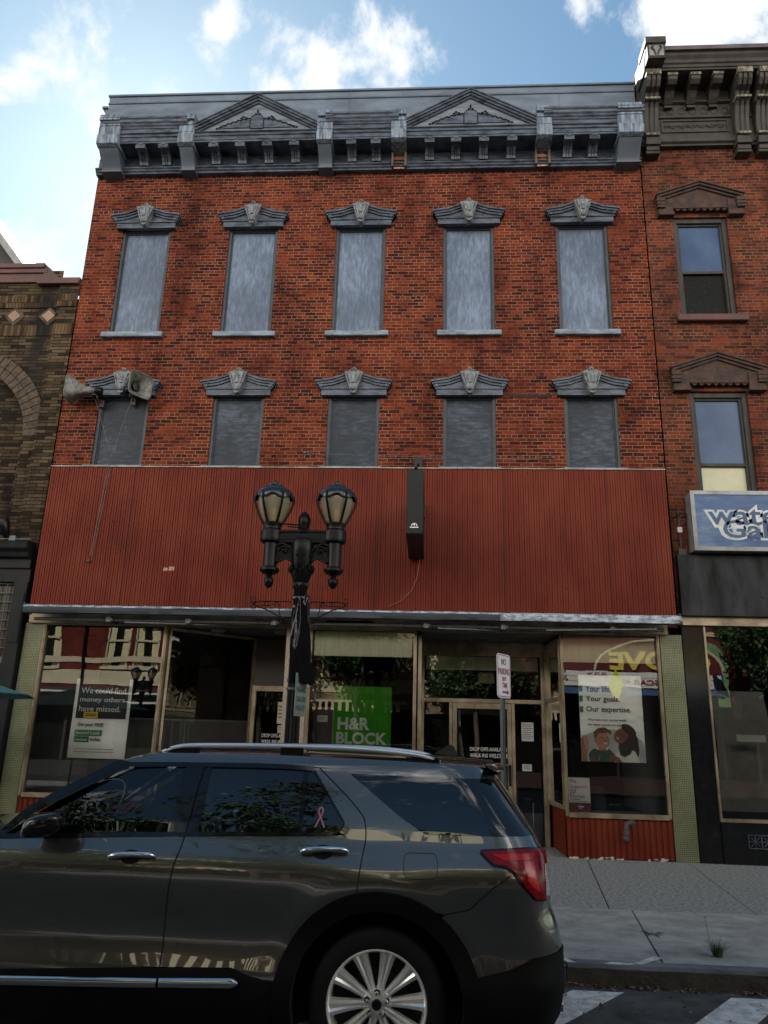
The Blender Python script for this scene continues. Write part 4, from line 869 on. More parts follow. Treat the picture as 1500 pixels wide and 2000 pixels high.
DKBR = mat('dark_window_wood', (.014, .011, .009), (.035, .03, .025), rough=.7, scale=(10, 10, 2), bmp=.4)
DIRTY = mat('cobwebbed_dark_glass', (.004, .004, .004), (.10, .10, .09), spec=.1, rough=.4, scale=(9, 9, 9), ns=2, detail=12, lo=.56, hi=.78, nr=.8)
BLUEG = mat('sky_blue_film_glass', (.022, .045, .11), (.05, .085, .16), rough=.3, spec=.25, scale=(1.2, 1.2, 1.2), detail=10)  # blue of the reflected sky put into the pane's base colour
for c in rcx:
    for row, (z0, z1, zm) in enumerate(((9.72, 11.98, 10.77), (5.85, 8.14, 6.72))):
        f = MB(); ya, ybk = FY+.06, FY+.2
        f.box(c-.53, c-.44, ya, ybk, z0, z1); f.box(c+.44, c+.53, ya, ybk, z0, z1); f.box(c-.44, c+.44, ya, ybk, z1-.10, z1); f.box(c-.44, c+.44, ya+.02, ybk, z0, z0+.07)
        f.box(c-.44, c-.40, ya+.04, ybk, z0, z1-.1); f.box(c+.40, c+.44, ya+.04, ybk, z0, z1-.1); f.box(c-.40, c+.40, ya+.05, ybk, zm-.03, zm+.03); f.box(c-.40, c+.40, ya+.05, ybk, z1-.14, z1-.1)
        fo = f.build('window', DKBR, rb, bevel=.005)
        MB().box(c-.40, c+.40, ya+.09, ya+.10, zm+.03, z1-.14).build('upper_pane', BLUEG, fo)
        MB().box(c-.40, c+.40, ya+.11, ya+.12, z0+.07, zm-.03).build('lower_pane', DIRTY if row == 0 else mat('cream_board', (.50, .48, .34), (.42, .40, .28), rough=.7), fo)
        if row == 0: MB().box(c-.64, c+.68, FY-.12, FY+.10, z0-.14, z0-.005).build('sill', mat('red_stone_sill', (.09, .028, .022), (.05, .018, .014), rough=.7), fo, bevel=.01)
        # hood
        h = MB(); zb = z1-.02; o = .87
        pk = .72
        def band(dz0, dz1, y, sx=1.0):
            for s_ in (-1, 1):
                h.prism([(c+s_*o*sx, zb+.42+dz0), (c, zb+pk+dz0), (c, zb+pk+dz1+.002), (c+s_*o*sx, zb+.42+dz1+.002)], y, FY)
        band(-.10, -.05, FY-.13, .95); band(-.05, 0, FY-.17, .98); band(0, .04, FY-.20, 1)
        h.prism([(c-o*.92, zb+.36), (c, zb+pk-.06), (c+o*.92, zb+.36), (c+o*.92, zb+.12), (c+.50, zb+.12), (c-.50, zb+.12), (c-o*.92, zb+.12)], FY-.09, FY)
        for s_ in (-1, 1):
            x0, x1 = sorted((c+s_*.53, c+s_*.84)); h.box(x0, x1, FY-.15, FY, zb-.02, zb+.06); h.box(x0+.01, x1-.01, FY-.12, FY, zb+.06, zb+.36); x2, x3 = sorted((c+s_*.70, c+s_*.86)); h.box(x2, x3, FY-.17, FY-.1, zb+.14, zb+.38)
            h.box(x2-.01, x3+.01, FY-.185, FY-.1, zb+.20, zb+.225); h.box(x2-.01, x3+.01, FY-.185, FY-.1, zb+.28, zb+.305)
        h.box(c-.53, c+.53, FY-.14, FY, zb+.13, zb+.16)
        zz = []
        for k in range(17): zz.append((c-.52+1.04*k/16, zb+.13-(.05 if k % 2 else 0)))
        h.prism(zz+[(c+.52, zb+.14), (c-.52, zb+.14)], FY-.12, FY-.08)
        h.build('hood', HOODB, fo, bevel=.004)
# cornice of right building
DKC = mat('dark_weathered_cornice', (.013, .010, .008), (.038, .031, .024), rough=.7, scale=(4, 4, 4), ns=1.2, detail=9, bmp=.3)
WORN = mat('worn_gilded_edges', (.20, .175, .13), (.035, .03, .022), rough=.7, scale=(8, 8, 3), ns=2, lo=.40, hi=.58)
m = MB()
m.extx([(FY, 13.62), (FY-.12, 13.62), (FY-.12, 13.66), (FY-.17, 13.69), (FY-.17, 13.74), (FY-.13, 13.76), (FY-.13, 13.86), (FY-.11, 13.88), (FY-.11, 14.30), (FY-.15, 14.31), (FY-.15, 14.35), (FY-.11, 14.36), (FY-.11, 14.66), (FY-.18, 14.68), (FY-.18, 14.72), (FY-.12, 14.74), (FY-.12, 15.02), (FY, 15.02)], 4.24, RX1)
m.box(4.24, RX1, FY-.66, FY, 15.02, 15.07)
m.extx([(FY, 15.072), (FY-.68, 15.072), (FY-.68, 15.14), (FY-.71, 15.16), (FY-.71, 15.24), (FY-.76, 15.30), (FY-.78, 15.36), (FY, 15.36)], 4.24, RX1)
m.mi = 1; m.extx([(FY, 15.362), (FY-.84, 15.362), (FY-.84, 15.46), (FY-.80, 15.50), (FY, 15.56)], 4.24, RX1)
m.mi = 0
for x in (4.46, 6.40): pass
rc = m.build('cornice', [DKC, mat('purple_grey_fascia', (.10, .07, .075), (.05, .036, .04), rough=.6)], rb, bevel=.003)
def modil(x):
    b = MB(); w = .095
    b.extx([(FY-.12, 15.02), (FY-.60, 15.02), (FY-.62, 14.96), (FY-.60, 14.86), (FY-.52, 14.80), (FY-.42, 14.82), (FY-.36, 14.80), (FY-.28, 14.70), (FY-.18, 14.62), (FY-.12, 14.62)], x-w, x+w)
    b.mi = 1; b.box(x-w-.012, x+w+.012, FY-.635, FY-.50, 14.93, 15.0); b.mi = 0; b.box(x-w*.9, x+w*.9, FY-.20, FY-.12, 14.52, 14.58); b.build('modillion', [DKC, WORN], rc, bevel=.005)
for x in [4.82, 5.28, 5.73, 7.45, 7.9, 8.35, 9.7, 10.2, 10.7]: modil(x)
def bigbr(x, w=.14):
    b = MB()
    for (a, c_) in ((x-w, x-w*.45), (x-w*.25, x+w*.25), (x+w*.45, x+w)):
        b.extx([(FY-.1, 15.02), (FY-.66, 15.02), (FY-.68, 14.92), (FY-.66, 14.80), (FY-.58, 14.70), (FY-.46, 14.66), (FY-.40, 14.56), (FY-.42, 14.46), (FY-.36, 14.38), (FY-.30, 14.2), (FY-.26, 14.0), (FY-.25, 13.8), (FY-.1, 13.8)], a, c_)
    b.extx([(FY-.1, 15.0), (FY-.63, 15.0), (FY-.62, 14.8), (FY-.42, 14.64), (FY-.36, 14.5), (FY-.28, 14.2), (FY-.22, 13.8), (FY-.1, 13.8)], x-w*.45, x-w*.25); b.extx([(FY-.1, 15.0), (FY-.63, 15.0), (FY-.62, 14.8), (FY-.42, 14.64), (FY-.36, 14.5), (FY-.28, 14.2), (FY-.22, 13.8), (FY-.1, 13.8)], x+w*.25, x+w*.45)
    b.mi = 1; b.box(x-w-.01, x+w+.01, FY-.70, FY-.55, 14.90, 15.04); b.box(x-w-.015, x+w+.015, FY-.50, FY-.30, 14.47, 14.53); b.box(x-w, x+w, FY-.31, FY-.1, 13.74, 13.80)
    b.mi = 0; b.box(x-w+.01, x+w-.01, FY-.26, FY, 13.60, 13.74); b.box(x-w-.01, x+w+.01, FY-.29, FY, 13.53, 13.60); b.box(x-w+.01, x+w-.01, FY-.24, FY, 13.42, 13.53); b.box(x-w, x+w, FY-.22, FY, 13.36, 13.42)
    b.build('bracket', [DKC, WORN], rc, bevel=.006)
for x in (4.42, 6.24, 6.66, 8.9, 9.3, 11.3): bigbr(x)
b = MB(); b.box(4.25, 4.60, FY-.92, FY-.4, 15.08, 15.44); b.box(4.22, 4.63, FY-.95, FY-.4, 15.44, 15.60); b.mi = 1; b.box(4.28, 4.57, FY-.935, FY-.92, 15.12, 15.38); b.mi = 0
for s_ in (-1, 1): b.tube([(4.425+s_*.02, FY-.94, 15.14), (4.425+s_*.05, FY-.95, 15.25), (4.425+s_*.11, FY-.95, 15.32), (4.425+s_*.06, FY-.95, 15.35)], .018, 6)
b.build('corner_block', [DKC, mat('pale_leaf_block', (.25, .25, .26), (.12, .12, .13), rough=.6)], rc, bevel=.006)
b = MB()
for k in range(7): b.lathe([(.0, 0), (.075, 0), (.085, .012), (.06, .02), (.05, .008), (.02, .022), (0, .024)], 0, 0, 14, tf=lambda v, k=k: (4.66+k*.225+v[0], FY-.11-v[2], 14.50+v[1]))
for k in range(7): b.lathe([(.0, 0), (.075, 0), (.085, .012), (.06, .02), (.05, .008), (.02, .022), (0, .024)], 0, 0, 14, tf=lambda v, k=k: (7.1+k*.225+v[0], FY-.11-v[2], 14.50+v[1]))
b.build('rosette', DKC, rc)
b = MB()
for x0, x1 in ((4.66, 6.02), (6.95, 8.6)):
    b.box(x0, x1, FY-.135, FY-.11, 13.95, 13.98); b.box(x0, x1, FY-.135, FY-.11, 14.23, 14.26); b.box(x0, x0+.03, FY-.135, FY-.11, 13.98, 14.23); b.box(x1-.03, x1, FY-.135, FY-.11, 13.98, 14.23)
    L_ = x1-x0-.2
    b.tube([(x0+.1+L_*t/60, FY-.122, 14.105+.035*math.sin(t*.63)) for t in range(61)], .012, 5)
    for k in range(16): b.tube([(x0+.1+L_*k/15+.03*math.cos(a), FY-.122, 14.105+.03*math.sin(a)) for a in np.linspace(0, 4.5, 7)], .008, 4)
b.build('carved_panel', DKC, rc)
# blue gallery sign
t = thing('shop_sign', (6.1, FY-.2, 5.05), 'faded blue box sign with peeling white outlined letters on the right brick building', 'sign')
SB = board_mat('faded_blue_sign', (.010, .040, .13), (.018, .065, .18), (.09, .15, .22), (1, 1, 4))
MB().box(4.50, 7.9, FY-.32, FY-.02, 5.00, 6.06).build('box', mat('sign_case', (.10, .10, .10), (.2, .2, .2), rough=.5), t, bevel=.01)
MB().box(4.56, 7.84, FY-.33, FY-.325, 5.06, 6.0).build('face', SB, t)
m = MB(); m.box(4.49, 7.91, FY-.345, FY-.30, 6.0, 6.07); m.box(4.49, 7.91, FY-.345, FY-.30, 4.99, 5.06); m.box(4.49, 4.56, FY-.345, FY-.30, 5.06, 6.0); m.box(7.84, 7.91, FY-.345, FY-.30, 5.06, 6.0); m.build('frame', mat('aluminium_trim', (.20, .205, .21), (.12, .12, .125), rough=.45, metal=.7), t)
WO = mat('peeling_white_outline', (.55, .56, .54), (.30, .33, .35), rough=.6, scale=(4, 4, 4)); BL = mat('blue_letter', (.018, .06, .16), rough=.5)
m = MB(); ys = FY-.332
m.text("water's", front(4.70, ys, 5.40), w=1.86, h=.46, bold=.085, depth=.003); m.text("Gallery", front(4.93, ys-.001, 5.07), w=1.78, h=.52, bold=.085, depth=.003)
m.box(5.0, 6.2, ys-.003, ys, 5.38, 5.5)
m.mi = 1
m.text("water's", front(4.77, ys-.006, 5.45), w=1.74, h=.37, bold=.012); m.text("Gallery", front(5.0, ys-.006, 5.12), w=1.66, h=.42, bold=.012)
m.build('lettering', [WO, BL], t)
# junction box / cables
t = thing('wire_box', (4.35, FY-.05, 5.1), 'small conduit and grey junction box between the red panel and the blue sign', 'junction box')
MB().box(4.32, 4.40, FY-.07, FY, 5.38, 5.48).build('cover', mat('white_box', (.5, .5, .48), rough=.5), t, bevel=.005)
m = MB(); m.tube([(4.36, FY-.04, 5.8), (4.36, FY-.04, 5.0)], .018, 6); m.box(4.30, 4.44, FY-.09, FY, 4.93, 5.08); m.build('conduit', RUST, t)
m = MB(); m.tube([(4.25, FY-.03, 5.65), (4.38, FY-.09, 5.72), (4.52, FY-.08, 5.72)], .006, 5); m.tube([(4.24, FY-.03, 5.6), (4.22, FY-.05, 5.2), (4.27, FY-.05, 4.97)], .007, 5); m.tube([(4.4, FY-.06, 5.48), (4.46, FY-.12, 5.55), (4.48, FY-.1, 5.68)], .008, 5); m.build('cable', BLACK, t)
# lower shopfront of right building
m = MB(); m.box(4.255, RX1, FY-.14, FY+.05, 3.90, 4.96)
fs = m.build('fascia', mat('scuffed_black_fascia', (.004, .0045, .005), (.035, .038, .042), rough=.5, spec=.1, scale=(2.5, 2.5, .7), ns=1.2, detail=9), rb)
random.seed(6); m = MB()
for i in range(34): m.ball((random.uniform(4.3, 6.4), FY-.142, random.uniform(3.95, 4.9)), random.uniform(.008, .016), 6, 4)
m.build('bolt', DKC, fs)
m = MB(); m.box(4.26, RX1, FY-.05, FY+.1, 3.80, 3.895); m.box(4.26, RX1, FY-.10, FY+.1, 3.74, 3.80); m.build('trim', TAN, rb)
m = MB(); m.box(4.26, 4.61, FY-.02, FY+.5, 0, 3.74); m.box(4.61, RX1, FY-.04, FY+.06, 0, .62); m.box(4.61, 4.622, FY-.045, FY-.04, 0, .62); m.build('black_stallriser', mat('polished_black_granite', (.005, .0055, .006), (.009, .009, .010), spec=.3, rough=.12, scale=(8, 8, 8)), rb, bevel=.004)
f = MB(); f.box(4.61, 4.645, FY-.05, FY+.06, .62, 3.74); f.box(4.645, RX1, FY-.05, FY+.06, .62, .67); f.box(7.6, 7.66, FY-.05, FY+.06, .67, 3.74); o = f.build('show_window', TAN, rb, bevel=.004)
MB().add([(4.645, FY, .67), (RX1, FY, .67), (RX1, FY, 3.74), (4.645, FY, 3.74)], [(0, 1, 2, 3)]).build('pane', GLASS, o, rec=False)
f = MB(); f.box(5.02, 5.62, FY-.055, FY-.04, .24, .255); f.box(5.02, 5.62, FY-.055, FY-.04, .435, .45)
for k in range(3):
    x0 = 5.02+k*.2; f.box(x0-.006, x0+.006, FY-.055, FY-.04, .24, .45)
    for a in range(4):
        an = a*PI/4; dx, dz = .09*math.cos(an), .09*math.sin(an); f.tube([(x0+.1-dx, FY-.05, .345-dz), (x0+.1+dx, FY-.05, .345+dz)], .007, 4)
f.box(5.62, 5.632, FY-.055, FY-.04, .24, .45); f.build('vent_grille', GREYM, rb)
m = MB(); m.add([(4.3, 20, 0), (RX1, 20, 0), (RX1, 20, 3.8), (4.3, 20, 3.8)], [(0, 1, 2, 3)]); m.add([(4.62, FY+.3, 0), (4.62, 20, 0), (4.62, 20, 3.8), (4.62, FY+.3, 3.8)], [(0, 1, 2, 3)]); m.add([(4.3, FY+.1, 3.79), (RX1, FY+.1, 3.79), (RX1, 20, 3.79), (4.3, 20, 3.79)], [(0, 1, 2, 3)]); m.add([(4.62, FY+.1, .5), (RX1, FY+.1, .5), (RX1, 20, .5), (4.62, 20, .5)], [(0, 1, 2, 3)])
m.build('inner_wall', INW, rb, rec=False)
t = MB(); t.grid(lambda a, b: (4.78+.90*a+(.08*math.sin(b*3)), FY+.5+.02*math.sin(a*11), .75+1.95*b), 16, 6); tag(t.build('hanging_sheet', mat('grey_dust_sheet', (.16, .16, .14), (.11, .11, .10), rough=.8), loc=(5.2, FY+.5, .75), smooth=60, rec=False), 'plain grey sheet hanging behind the glass of the right hand dark shop', 'sheet')
t = MB().box(5.05, 5.52, FY+.12, FY+.125, 1.86, 1.97).build('notice', MATS['plain_note'], loc=(5.3, FY+.12, 1.9)); tag(t, 'long white strip card behind the glass of the right hand dark shop', 'notice')

# ================================================================== LEFT BUILDING
lb = thing('brick_building', (-12, FY, 0), 'lower tan brown brick building at the left edge with maroon coping and dark soot stain', 'building')
LX0 = -16.0
m = MB()
def lwall(x0, x1, z0, z1, y): m.add([(x0, y, z0), (x1, y, z0), (x1, y, z1), (x0, y, z1)], [(0, 1, 2, 3)])
YB = FY+.02
# upper wall with blind arches (recess .1)
acx, acz, aR = -9.45, 7.2, 1.47
lwall(-7.70, XL, 4.9, 10.52, YB-.06)                       # pier
m.add([(-7.70, YB-.06, 4.9), (-7.70, YB+.04, 4.9), (-7.70, YB+.04, 8.85), (-7.70, YB-.06, 8.85)], [(0, 1, 2, 3)])
m.add([(-7.70, YB-.06, 8.85), (XL, YB-.06, 8.85), (XL, YB-.058, 8.85), (-7.70, YB-.058, 8.85)], [(0, 1, 2, 3)])
arc = [(acx+aR*math.cos(a), acz+aR*math.sin(a)) for a in np.linspace(0, PI, 25)]
up_ = [(-7.70, 4.9), (-7.70, 10.9), (LX0, 10.9), (LX0, 4.9), (acx-aR, 4.9)]+arc[::-1]+[(acx+aR, 4.9)]
n = len(up_); m.add([(x, YB, z) for x, z in up_], [tuple(range(n))])
rv = [(acx+aR, 4.9)]+arc+[(acx-aR, 4.9)]
for (xa, za), (xb, zb) in zip(rv[:-1], rv[1:]): m.add([(xa, YB, za), (xb, YB, zb), (xb, YB+.14, zb), (xa, YB+.14, za)], [(0, 1, 2, 3)])
lwall(acx-aR-.1, acx+aR+.1, 4.9, 8.8, YB+.14)
m.add([(XL-.01, YB, 0), (XL-.01, 26, 0), (XL-.01, 26, 10.5), (XL-.01, YB, 10.5)], [(0, 1, 2, 3)]); m.add([(LX0, YB, 0), (LX0, 26, 0), (LX0, 26, 10.5), (LX0, YB, 10.5)], [(0, 1, 2, 3)]); lwall(LX0, XL, 0, 10.5, 26)
m.build('wall', BR_LEFT, lb, rec=False)
MB().box(LX0, XL-.02, YB+.2, 25.9, 10.2, 10.35).build('roof', MATS['tar_roof'], lb)
# arch voussoir ring
m = MB()
for k in range(34):
    a0, a1 = PI*(k+.06)/34, PI*(k+.94)/34
    for ra, rb_ in ((aR+.0, aR+.21), (aR+.22, aR+.42)):
        pr = [(acx+ra*math.cos(a0), acz+ra*math.sin(a0)), (acx+rb_*math.cos(a0), acz+rb_*math.sin(a0)), (acx+rb_*math.cos(a1), acz+rb_*math.sin(a1)), (acx+ra*math.cos(a1), acz+ra*math.sin(a1))]
        m.prism(pr, YB-.018-(.02 if ra > aR+.1 else 0), YB-.001)
m.build('arch_ring', mat('voussoir_brick', (.085, .055, .03), (.022, .016, .012), rough=.85, scale=(8, 8, 8), ns=1), lb)
m = MB(); m.box(LX0, -7.72, YB-.025, YB-.001, 10.02, 10.30); m.box(LX0, -7.72, YB-.02, YB-.001, 9.38, 9.63); m.box(-7.69, XL-.01, YB-.085, YB-.061, 10.02, 10.30); m.box(-7.69, XL-.01, YB-.08, YB-.061, 9.38, 9.63)
m.build('soldier_course', BR_SOLD, lb)
DIA = mat('salmon_terracotta', (.27, .16, .10), (.18, .10, .07), rough=.7)
m = MB()
def diamond(cx, cz, y):
    r = .17; m.mi = 1; m.prism([(cx-r*1.25, cz), (cx, cz-r*1.25), (cx+r*1.25, cz), (cx, cz+r*1.25)], y-.012, y); m.mi = 0; m.prism([(cx-r*.8, cz), (cx, cz-r*.8), (cx+r*.8, cz), (cx, cz+r*.8)], y-.03, y)
for x in (-8.58, -9.4, -10.2, -11.0): m = MB(); diamond(x, 9.83, YB); m.build('diamond_tile', [DIA, MATS['voussoir_brick']], lb)
m = MB()
diamond(-7.80+.0, 9.83, YB-.0) if False else None
diamond(-7.86, 9.83, YB)
m.build('diamond_tile', [DIA, MATS['voussoir_brick']], lb)
COPE = mat('maroon_coping', (.085, .026, .022), (.045, .017, .015), rough=.6, scale=(2, 2, 2))
m = MB(); m.box(-8.17, XL-.0, YB-.14, YB+.35, 10.52, 10.60); m.box(-8.17, XL, YB-.10, YB+.35, 10.60, 10.68)
m.box(LX0, -8.0, YB-.10, YB+.35, 10.80, 10.90); m.box(LX0, -8.06, YB-.14, YB+.35, 10.90, 11.0)
m.prism([(-8.06, 10.99), (-7.95, 10.9), (-7.75, 10.70), (-7.75, 10.66), (-8.1, 10.66)], YB-.09, YB+.3); m.box(LX0, -8.05, YB-.06, YB+.3, 10.60, 10.82)
m.build('coping', COPE, lb, bevel=.006)
m = MB()
m.extx([(FY+.05, 4.55), (FY-.15, 4.55), (FY-.15, 4.72), (FY-.25, 4.74), (FY-.28, 4.82), (FY-.36, 4.88), (FY-.38, 4.98), (FY-.34, 5.02), (FY+.05, 5.06)], LX0, XL-.03)
m.box(LX0, XL-.03, FY-.10, FY+.1, 4.3, 4.55); m.box(-7.56, XL-.03, FY-.14, FY+.2, 0, 4.3); m.box(-7.54, XL-.05, FY-.155, FY-.14, 3.2, 4.1)
m.build('shop_cornice', DARKF, lb, bevel=.006)
m = MB()
for k in range(8): m.box(-8.9+k*.165, -8.888+k*.165, FY-.03, FY-.01, 2.95, 4.3)
for k in range(9): m.box(-9.0, -7.56, FY-.032, FY-.008, 2.95+k*.165, 2.962+k*.165)
m.box(-9.0, -7.56, FY-.04, FY+.05, 2.85, 2.95); m.build('window_grille', mat('grille_grey', (.09, .09, .085), rough=.6), lb)
m = MB(); m.box(-16, -7.56, FY+.05, FY+.08, 0, 4.4); m.build('dark_shopfront', mat('dark_glass_panel', (.012, .013, .013), (.03, .03, .028), rough=.2, scale=(1, 1, 1)), lb)
m = MB(); m.box(-8.9, -7.56, FY-.02, FY+.05, 2.2, 2.3); m.box(-8.9, -7.56, FY-.02, FY+.05, 2.7, 2.76); m.box(-7.75, -7.6, FY-.02, FY+.05, 0, 2.7); m.build('shopfront_rail', DARKF, lb)
t = thing('floodlight', (-7.75, FY-.15, 5.08), 'black floodlight standing on the dark shop cornice of the left building', 'floodlight')
m = MB(); m.tube([(-7.90, FY-.28, 5.42), (-7.88, FY-.27, 5.34), (-7.84, FY-.25, 5.2), (-7.80, FY-.2, 5.12)], [.10, .115, .09, .05], 14); m.build('housing', BLACK, t, smooth=50)
m = MB(); m.tube([(-7.80, FY-.2, 5.14), (-7.72, FY-.18, 5.10)], .03, 8); m.box(-7.76, -7.64, FY-.22, FY-.12, 5.05, 5.14); m.tube([(-8.0, FY-.2, 5.08), (-7.35, FY-.2, 5.08)], .012, 6); m.build('mount', GALV, t)
# umbrella
t = thing('patio_umbrella', (-7.25, 11.0, 0), 'open teal patio umbrella at the left edge in front of the dark shopfront', 'umbrella')
m = MB(); cx, cy = -7.25, 11.0; R_ = 1.50; vs = [(cx, cy, 2.62)]
for k in range(8): a = PI/8*0+k*PI/4; vs.append((cx+R_*math.cos(a), cy+R_*math.sin(a), 2.20))
m.add(vs, [(0, 1+k, 1+(k+1) % 8) for k in range(8)]); m.add([(x, y, z-.015) for x, y, z in vs], [(0, 1+(k+1) % 8, 1+k) for k in range(8)])
m.build('canopy', mat('teal_canvas', (.05, .15, .16), (.04, .12, .13), rough=.8), t, rec=False)
m = MB()
for k in range(8): a = k*PI/4; m.tube([(cx, cy, 2.59), (cx+R_*math.cos(a), cy+R_*math.sin(a), 2.18)], .008, 5)
m.build('rib', GALV, t)
MB().lathe([(.3, 0), (.3, .05), (.05, .09), (.022, .1), (.022, 2.66), (.0, 2.7)], cx, cy, 16).build('pole', GALV, t, smooth=40)
# distant gabled building behind-left
t = thing('far_building', (-17, 24, 0), 'dark grey roofed building rising behind the left building', 'building')
m = MB(); m.prism([(-24, 0), (-24, 22), (-18.5, 22.2), (-13.65, 16.3), (-13.65, 0)], 22, 30); m.build('wall', mat('far_dark_brick', (.05, .045, .042), rough=.9), t)
m = MB(); m.prism([(-24, 22.02), (-24, 22.2), (-18.4, 22.45), (-13.4, 16.25), (-13.65, 16.2), (-18.5, 22.22)], 21.7, 30.2); m.build('roof', mat('far_roof_trim', (.25, .25, .26), rough=.7), t)

# ================================================================== STREET LAMP
def street_lamp(px, py, label, dress=True):
    t = thing('street_lamp', (px, py, 0), label, 'street lamp', 'black twin headed street lamps')
    m = MB()
    m.lathe([(.24, 0), (.24, .12), (.20, .16), (.20, .45), (.15, .55), (.12, .62), (.13, .66), (.10, .72), (.076, .9)], px, py, 16)
    m.lathe([(.076, .9), (.072, 1.6), (.068, 2.4), (.064, 3.12), (.08, 3.14), (.082, 3.18), (.07, 3.20)], px, py, 32, flute=.1)
    m.lathe([(.078, 3.2), (.105, 3.27), (.11, 3.30), (.095, 3.33), (.10, 3.36), (.112, 3.5), (.12, 3.6), (.10, 3.64)], px, py, 20)
    post = m.build('post', BLACK, t, smooth=35)
    m = MB()
    for k in range(10):
        a = 2*PI*k/10; m.ball((px+.112*math.cos(a), py+.112*math.sin(a), 3.33), (.022, .022, .045), 6, 5); m.ball((px+.11*math.cos(a), py+.11*math.sin(a), 3.46), .014, 6, 4)
    m.build('leaf_ornament', BLACK, post)
    # cross arm
    m = MB(); m.box(px-.40, px+.40, py-.055, py+.055, 3.62, 3.70); m.box(px-.42, px+.42, py-.07, py+.07, 3.70, 3.725); m.box(px-.37, px+.37, py-.06, py+.06, 3.595, 3.622)
    for s_ in (-1, 1): m.lathe([(.10, 3.60), (.115, 3.62), (.115, 3.72), (.10, 3.735)], px+s_*.325, py, 16)
    arm = m.build('cross_arm', BLACK, t, bevel=.006)
    for s_ in (-1, 1):
        m = MB(); m.prism([(px+s_*.09, 3.60), (px+s_*.26, 3.60), (px+s_*.27, 3.52), (px+s_*.27, 3.42), (px+s_*.22, 3.40), (px+s_*.19, 3.44), (px+s_*.13, 3.44), (px+s_*.10, 3.40), (px+s_*.08, 3.46)], py-.02, py+.02)
        sp = [(px+s_*(.185+(.055-.008*a)*math.cos(a*1.0)), py-.03, 3.515+(.055-.008*a)*math.sin(a)) for a in np.linspace(0, 6.28*1.0, 18)]; m.tube(sp, .012, 6)
        m.tube([(px+s_*.08, py-.03, 3.47), (px+s_*.13, py-.035, 3.55), (px+s_*.2, py-.035, 3.59), (px+s_*.27, py-.03, 3.57)], .013, 6)
        m.tube([(px+s_*.10, py-.03, 3.41), (px+s_*.16, py-.035, 3.435), (px+s_*.24, py-.03, 3.40), (px+s_*.27, py-.03, 3.44)], .012, 6); m.ball((px+s_*.185, py-.03, 3.515), .024, 8, 6); m.ball((px+s_*.255, py-.02, 3.405), .026, 8, 6); m.ball((px+s_*.095, py-.02, 3.41), .022, 8, 6)
        m.build('scroll_bracket', BLACK, arm)
    m = MB(); m.lathe([(.075, 3.70), (.08, 3.73), (.05, 3.76), (.06, 3.80), (.065, 3.85), (.045, 3.90), (.02, 3.93), (0, 3.94)], px, py, 14); m.box(px-.02, px+.02, py-.05, py-.04, 3.75, 3.82)
    if dress: m.tube([(px, py, 3.79), (px-.20, py-.05, 3.79)], .008, 5); m.tube([(px, py, 3.765), (px-.16, py-.05, 3.762)], .007, 5)
    m.build('finial', BLACK, arm, smooth=50)
    for s_ in (-1, 1):
        cx = px+s_*.325
        m = MB(); m.lathe([(.072, 3.60), (.070, 3.36), (.072, 3.35), (.095, 3.335), (.10, 3.31), (.085, 3.29), (.035, 3.27), (.028, 3.25), (.045, 3.23), (.05, 3.20), (.042, 3.165), (.02, 3.14), (0, 3.13)], cx, py, 22, flute=.05); m.build('pendant', BLACK, arm, smooth=40)
        h = MB(); h.lathe([(.085, 3.735), (.095, 3.74), (.09, 3.77), (.10, 3.79), (.10, 3.805), (.085, 3.81)], cx, py, 20)
        hd_ = h.build('lamp_head', BLACK, t, smooth=40)
        g = MB(); g.lathe([(.075, 3.80), (.10, 3.83), (.14, 3.92), (.163, 4.00), (.168, 4.06), (.16, 4.11), (.12, 4.14)], cx, py, 28); g.build('glass', LGLASS, hd_, smooth=60)
        b = MB(); b.lathe([(.03, 3.80), (.03, 3.96), (.0, 3.965)], cx+.005, py, 12); b.build('bulb', mat('yellowish_bulb', (.85, .75, .25), (.8, .7, .2), rough=.3), hd_, smooth=50)
        c = MB()
        for k in range(6):
            a = math.radians(66)+k*PI/3; c.tube([(cx+r*math.cos(a), py+r*math.sin(a), z) for r, z in ((.095, 3.80), (.135, 3.87), (.182, 3.98), (.203, 4.05), (.198, 4.09), (.16, 4.12))], [.012, .012, .012, .013, .014, .014], 6)
        c.build('cage_rib', BLACK, hd_, smooth=50)
        r = MB(); K = 48; vs = []; fs = []
        prof = [(.196, 4.085, 1), (.20, 4.10, .4), (.185, 4.13, 0), (.155, 4.165, 0), (.105, 4.19, 0), (.082, 4.20, 0), (.085, 4.205, 0), (.085, 4.215, 0), (.07, 4.225, 0), (.02, 4.235, 0), (.018, 4.25, 0), (.022, 4.262, 0), (.0, 4.28, 0)]
        for rr, z, sc in prof:
            for k in range(K):
                a = 2*PI*k/K; vs.append((cx+rr*math.cos(a), py+rr*math.sin(a), z-sc*.035*abs(math.cos(3*(a-math.radians(66))))))
        for i in range(len(prof)-1):
            for k in range(K): fs.append((i*K+k, i*K+(k+1) % K, (i+1)*K+(k+1) % K, (i+1)*K+k))
        r.add(vs, fs); r.build('hood', mat('blue_black_enamel', (.010, .013, .02), (.012, .015, .022), rough=.22), hd_, smooth=60)
    return t, post
def lglass():
    m, t, b = base_mat('amber_lamp_glass'); b.inputs['Base Color'].default_value = (.34, .30, .21, 1); b.inputs['Roughness'].default_value = .12
    b.inputs['Transmission Weight'].default_value = 0; b.inputs['Alpha'].default_value = 1
    tr = N(t, 'ShaderNodeBsdfTransparent'); tr.inputs[0].default_value = (.85, .78, .6, 1); mx = N(t, 'ShaderNodeMixShader'); mx.inputs[0].default_value = .6
    t.links.new(tr.outputs[0], mx.inputs[1]); t.links.new(b.outputs[0], mx.inputs[2]); t.links.new(mx.outputs[0], t.nodes['Material Output'].inputs[0]); return m
LGLASS = lglass()
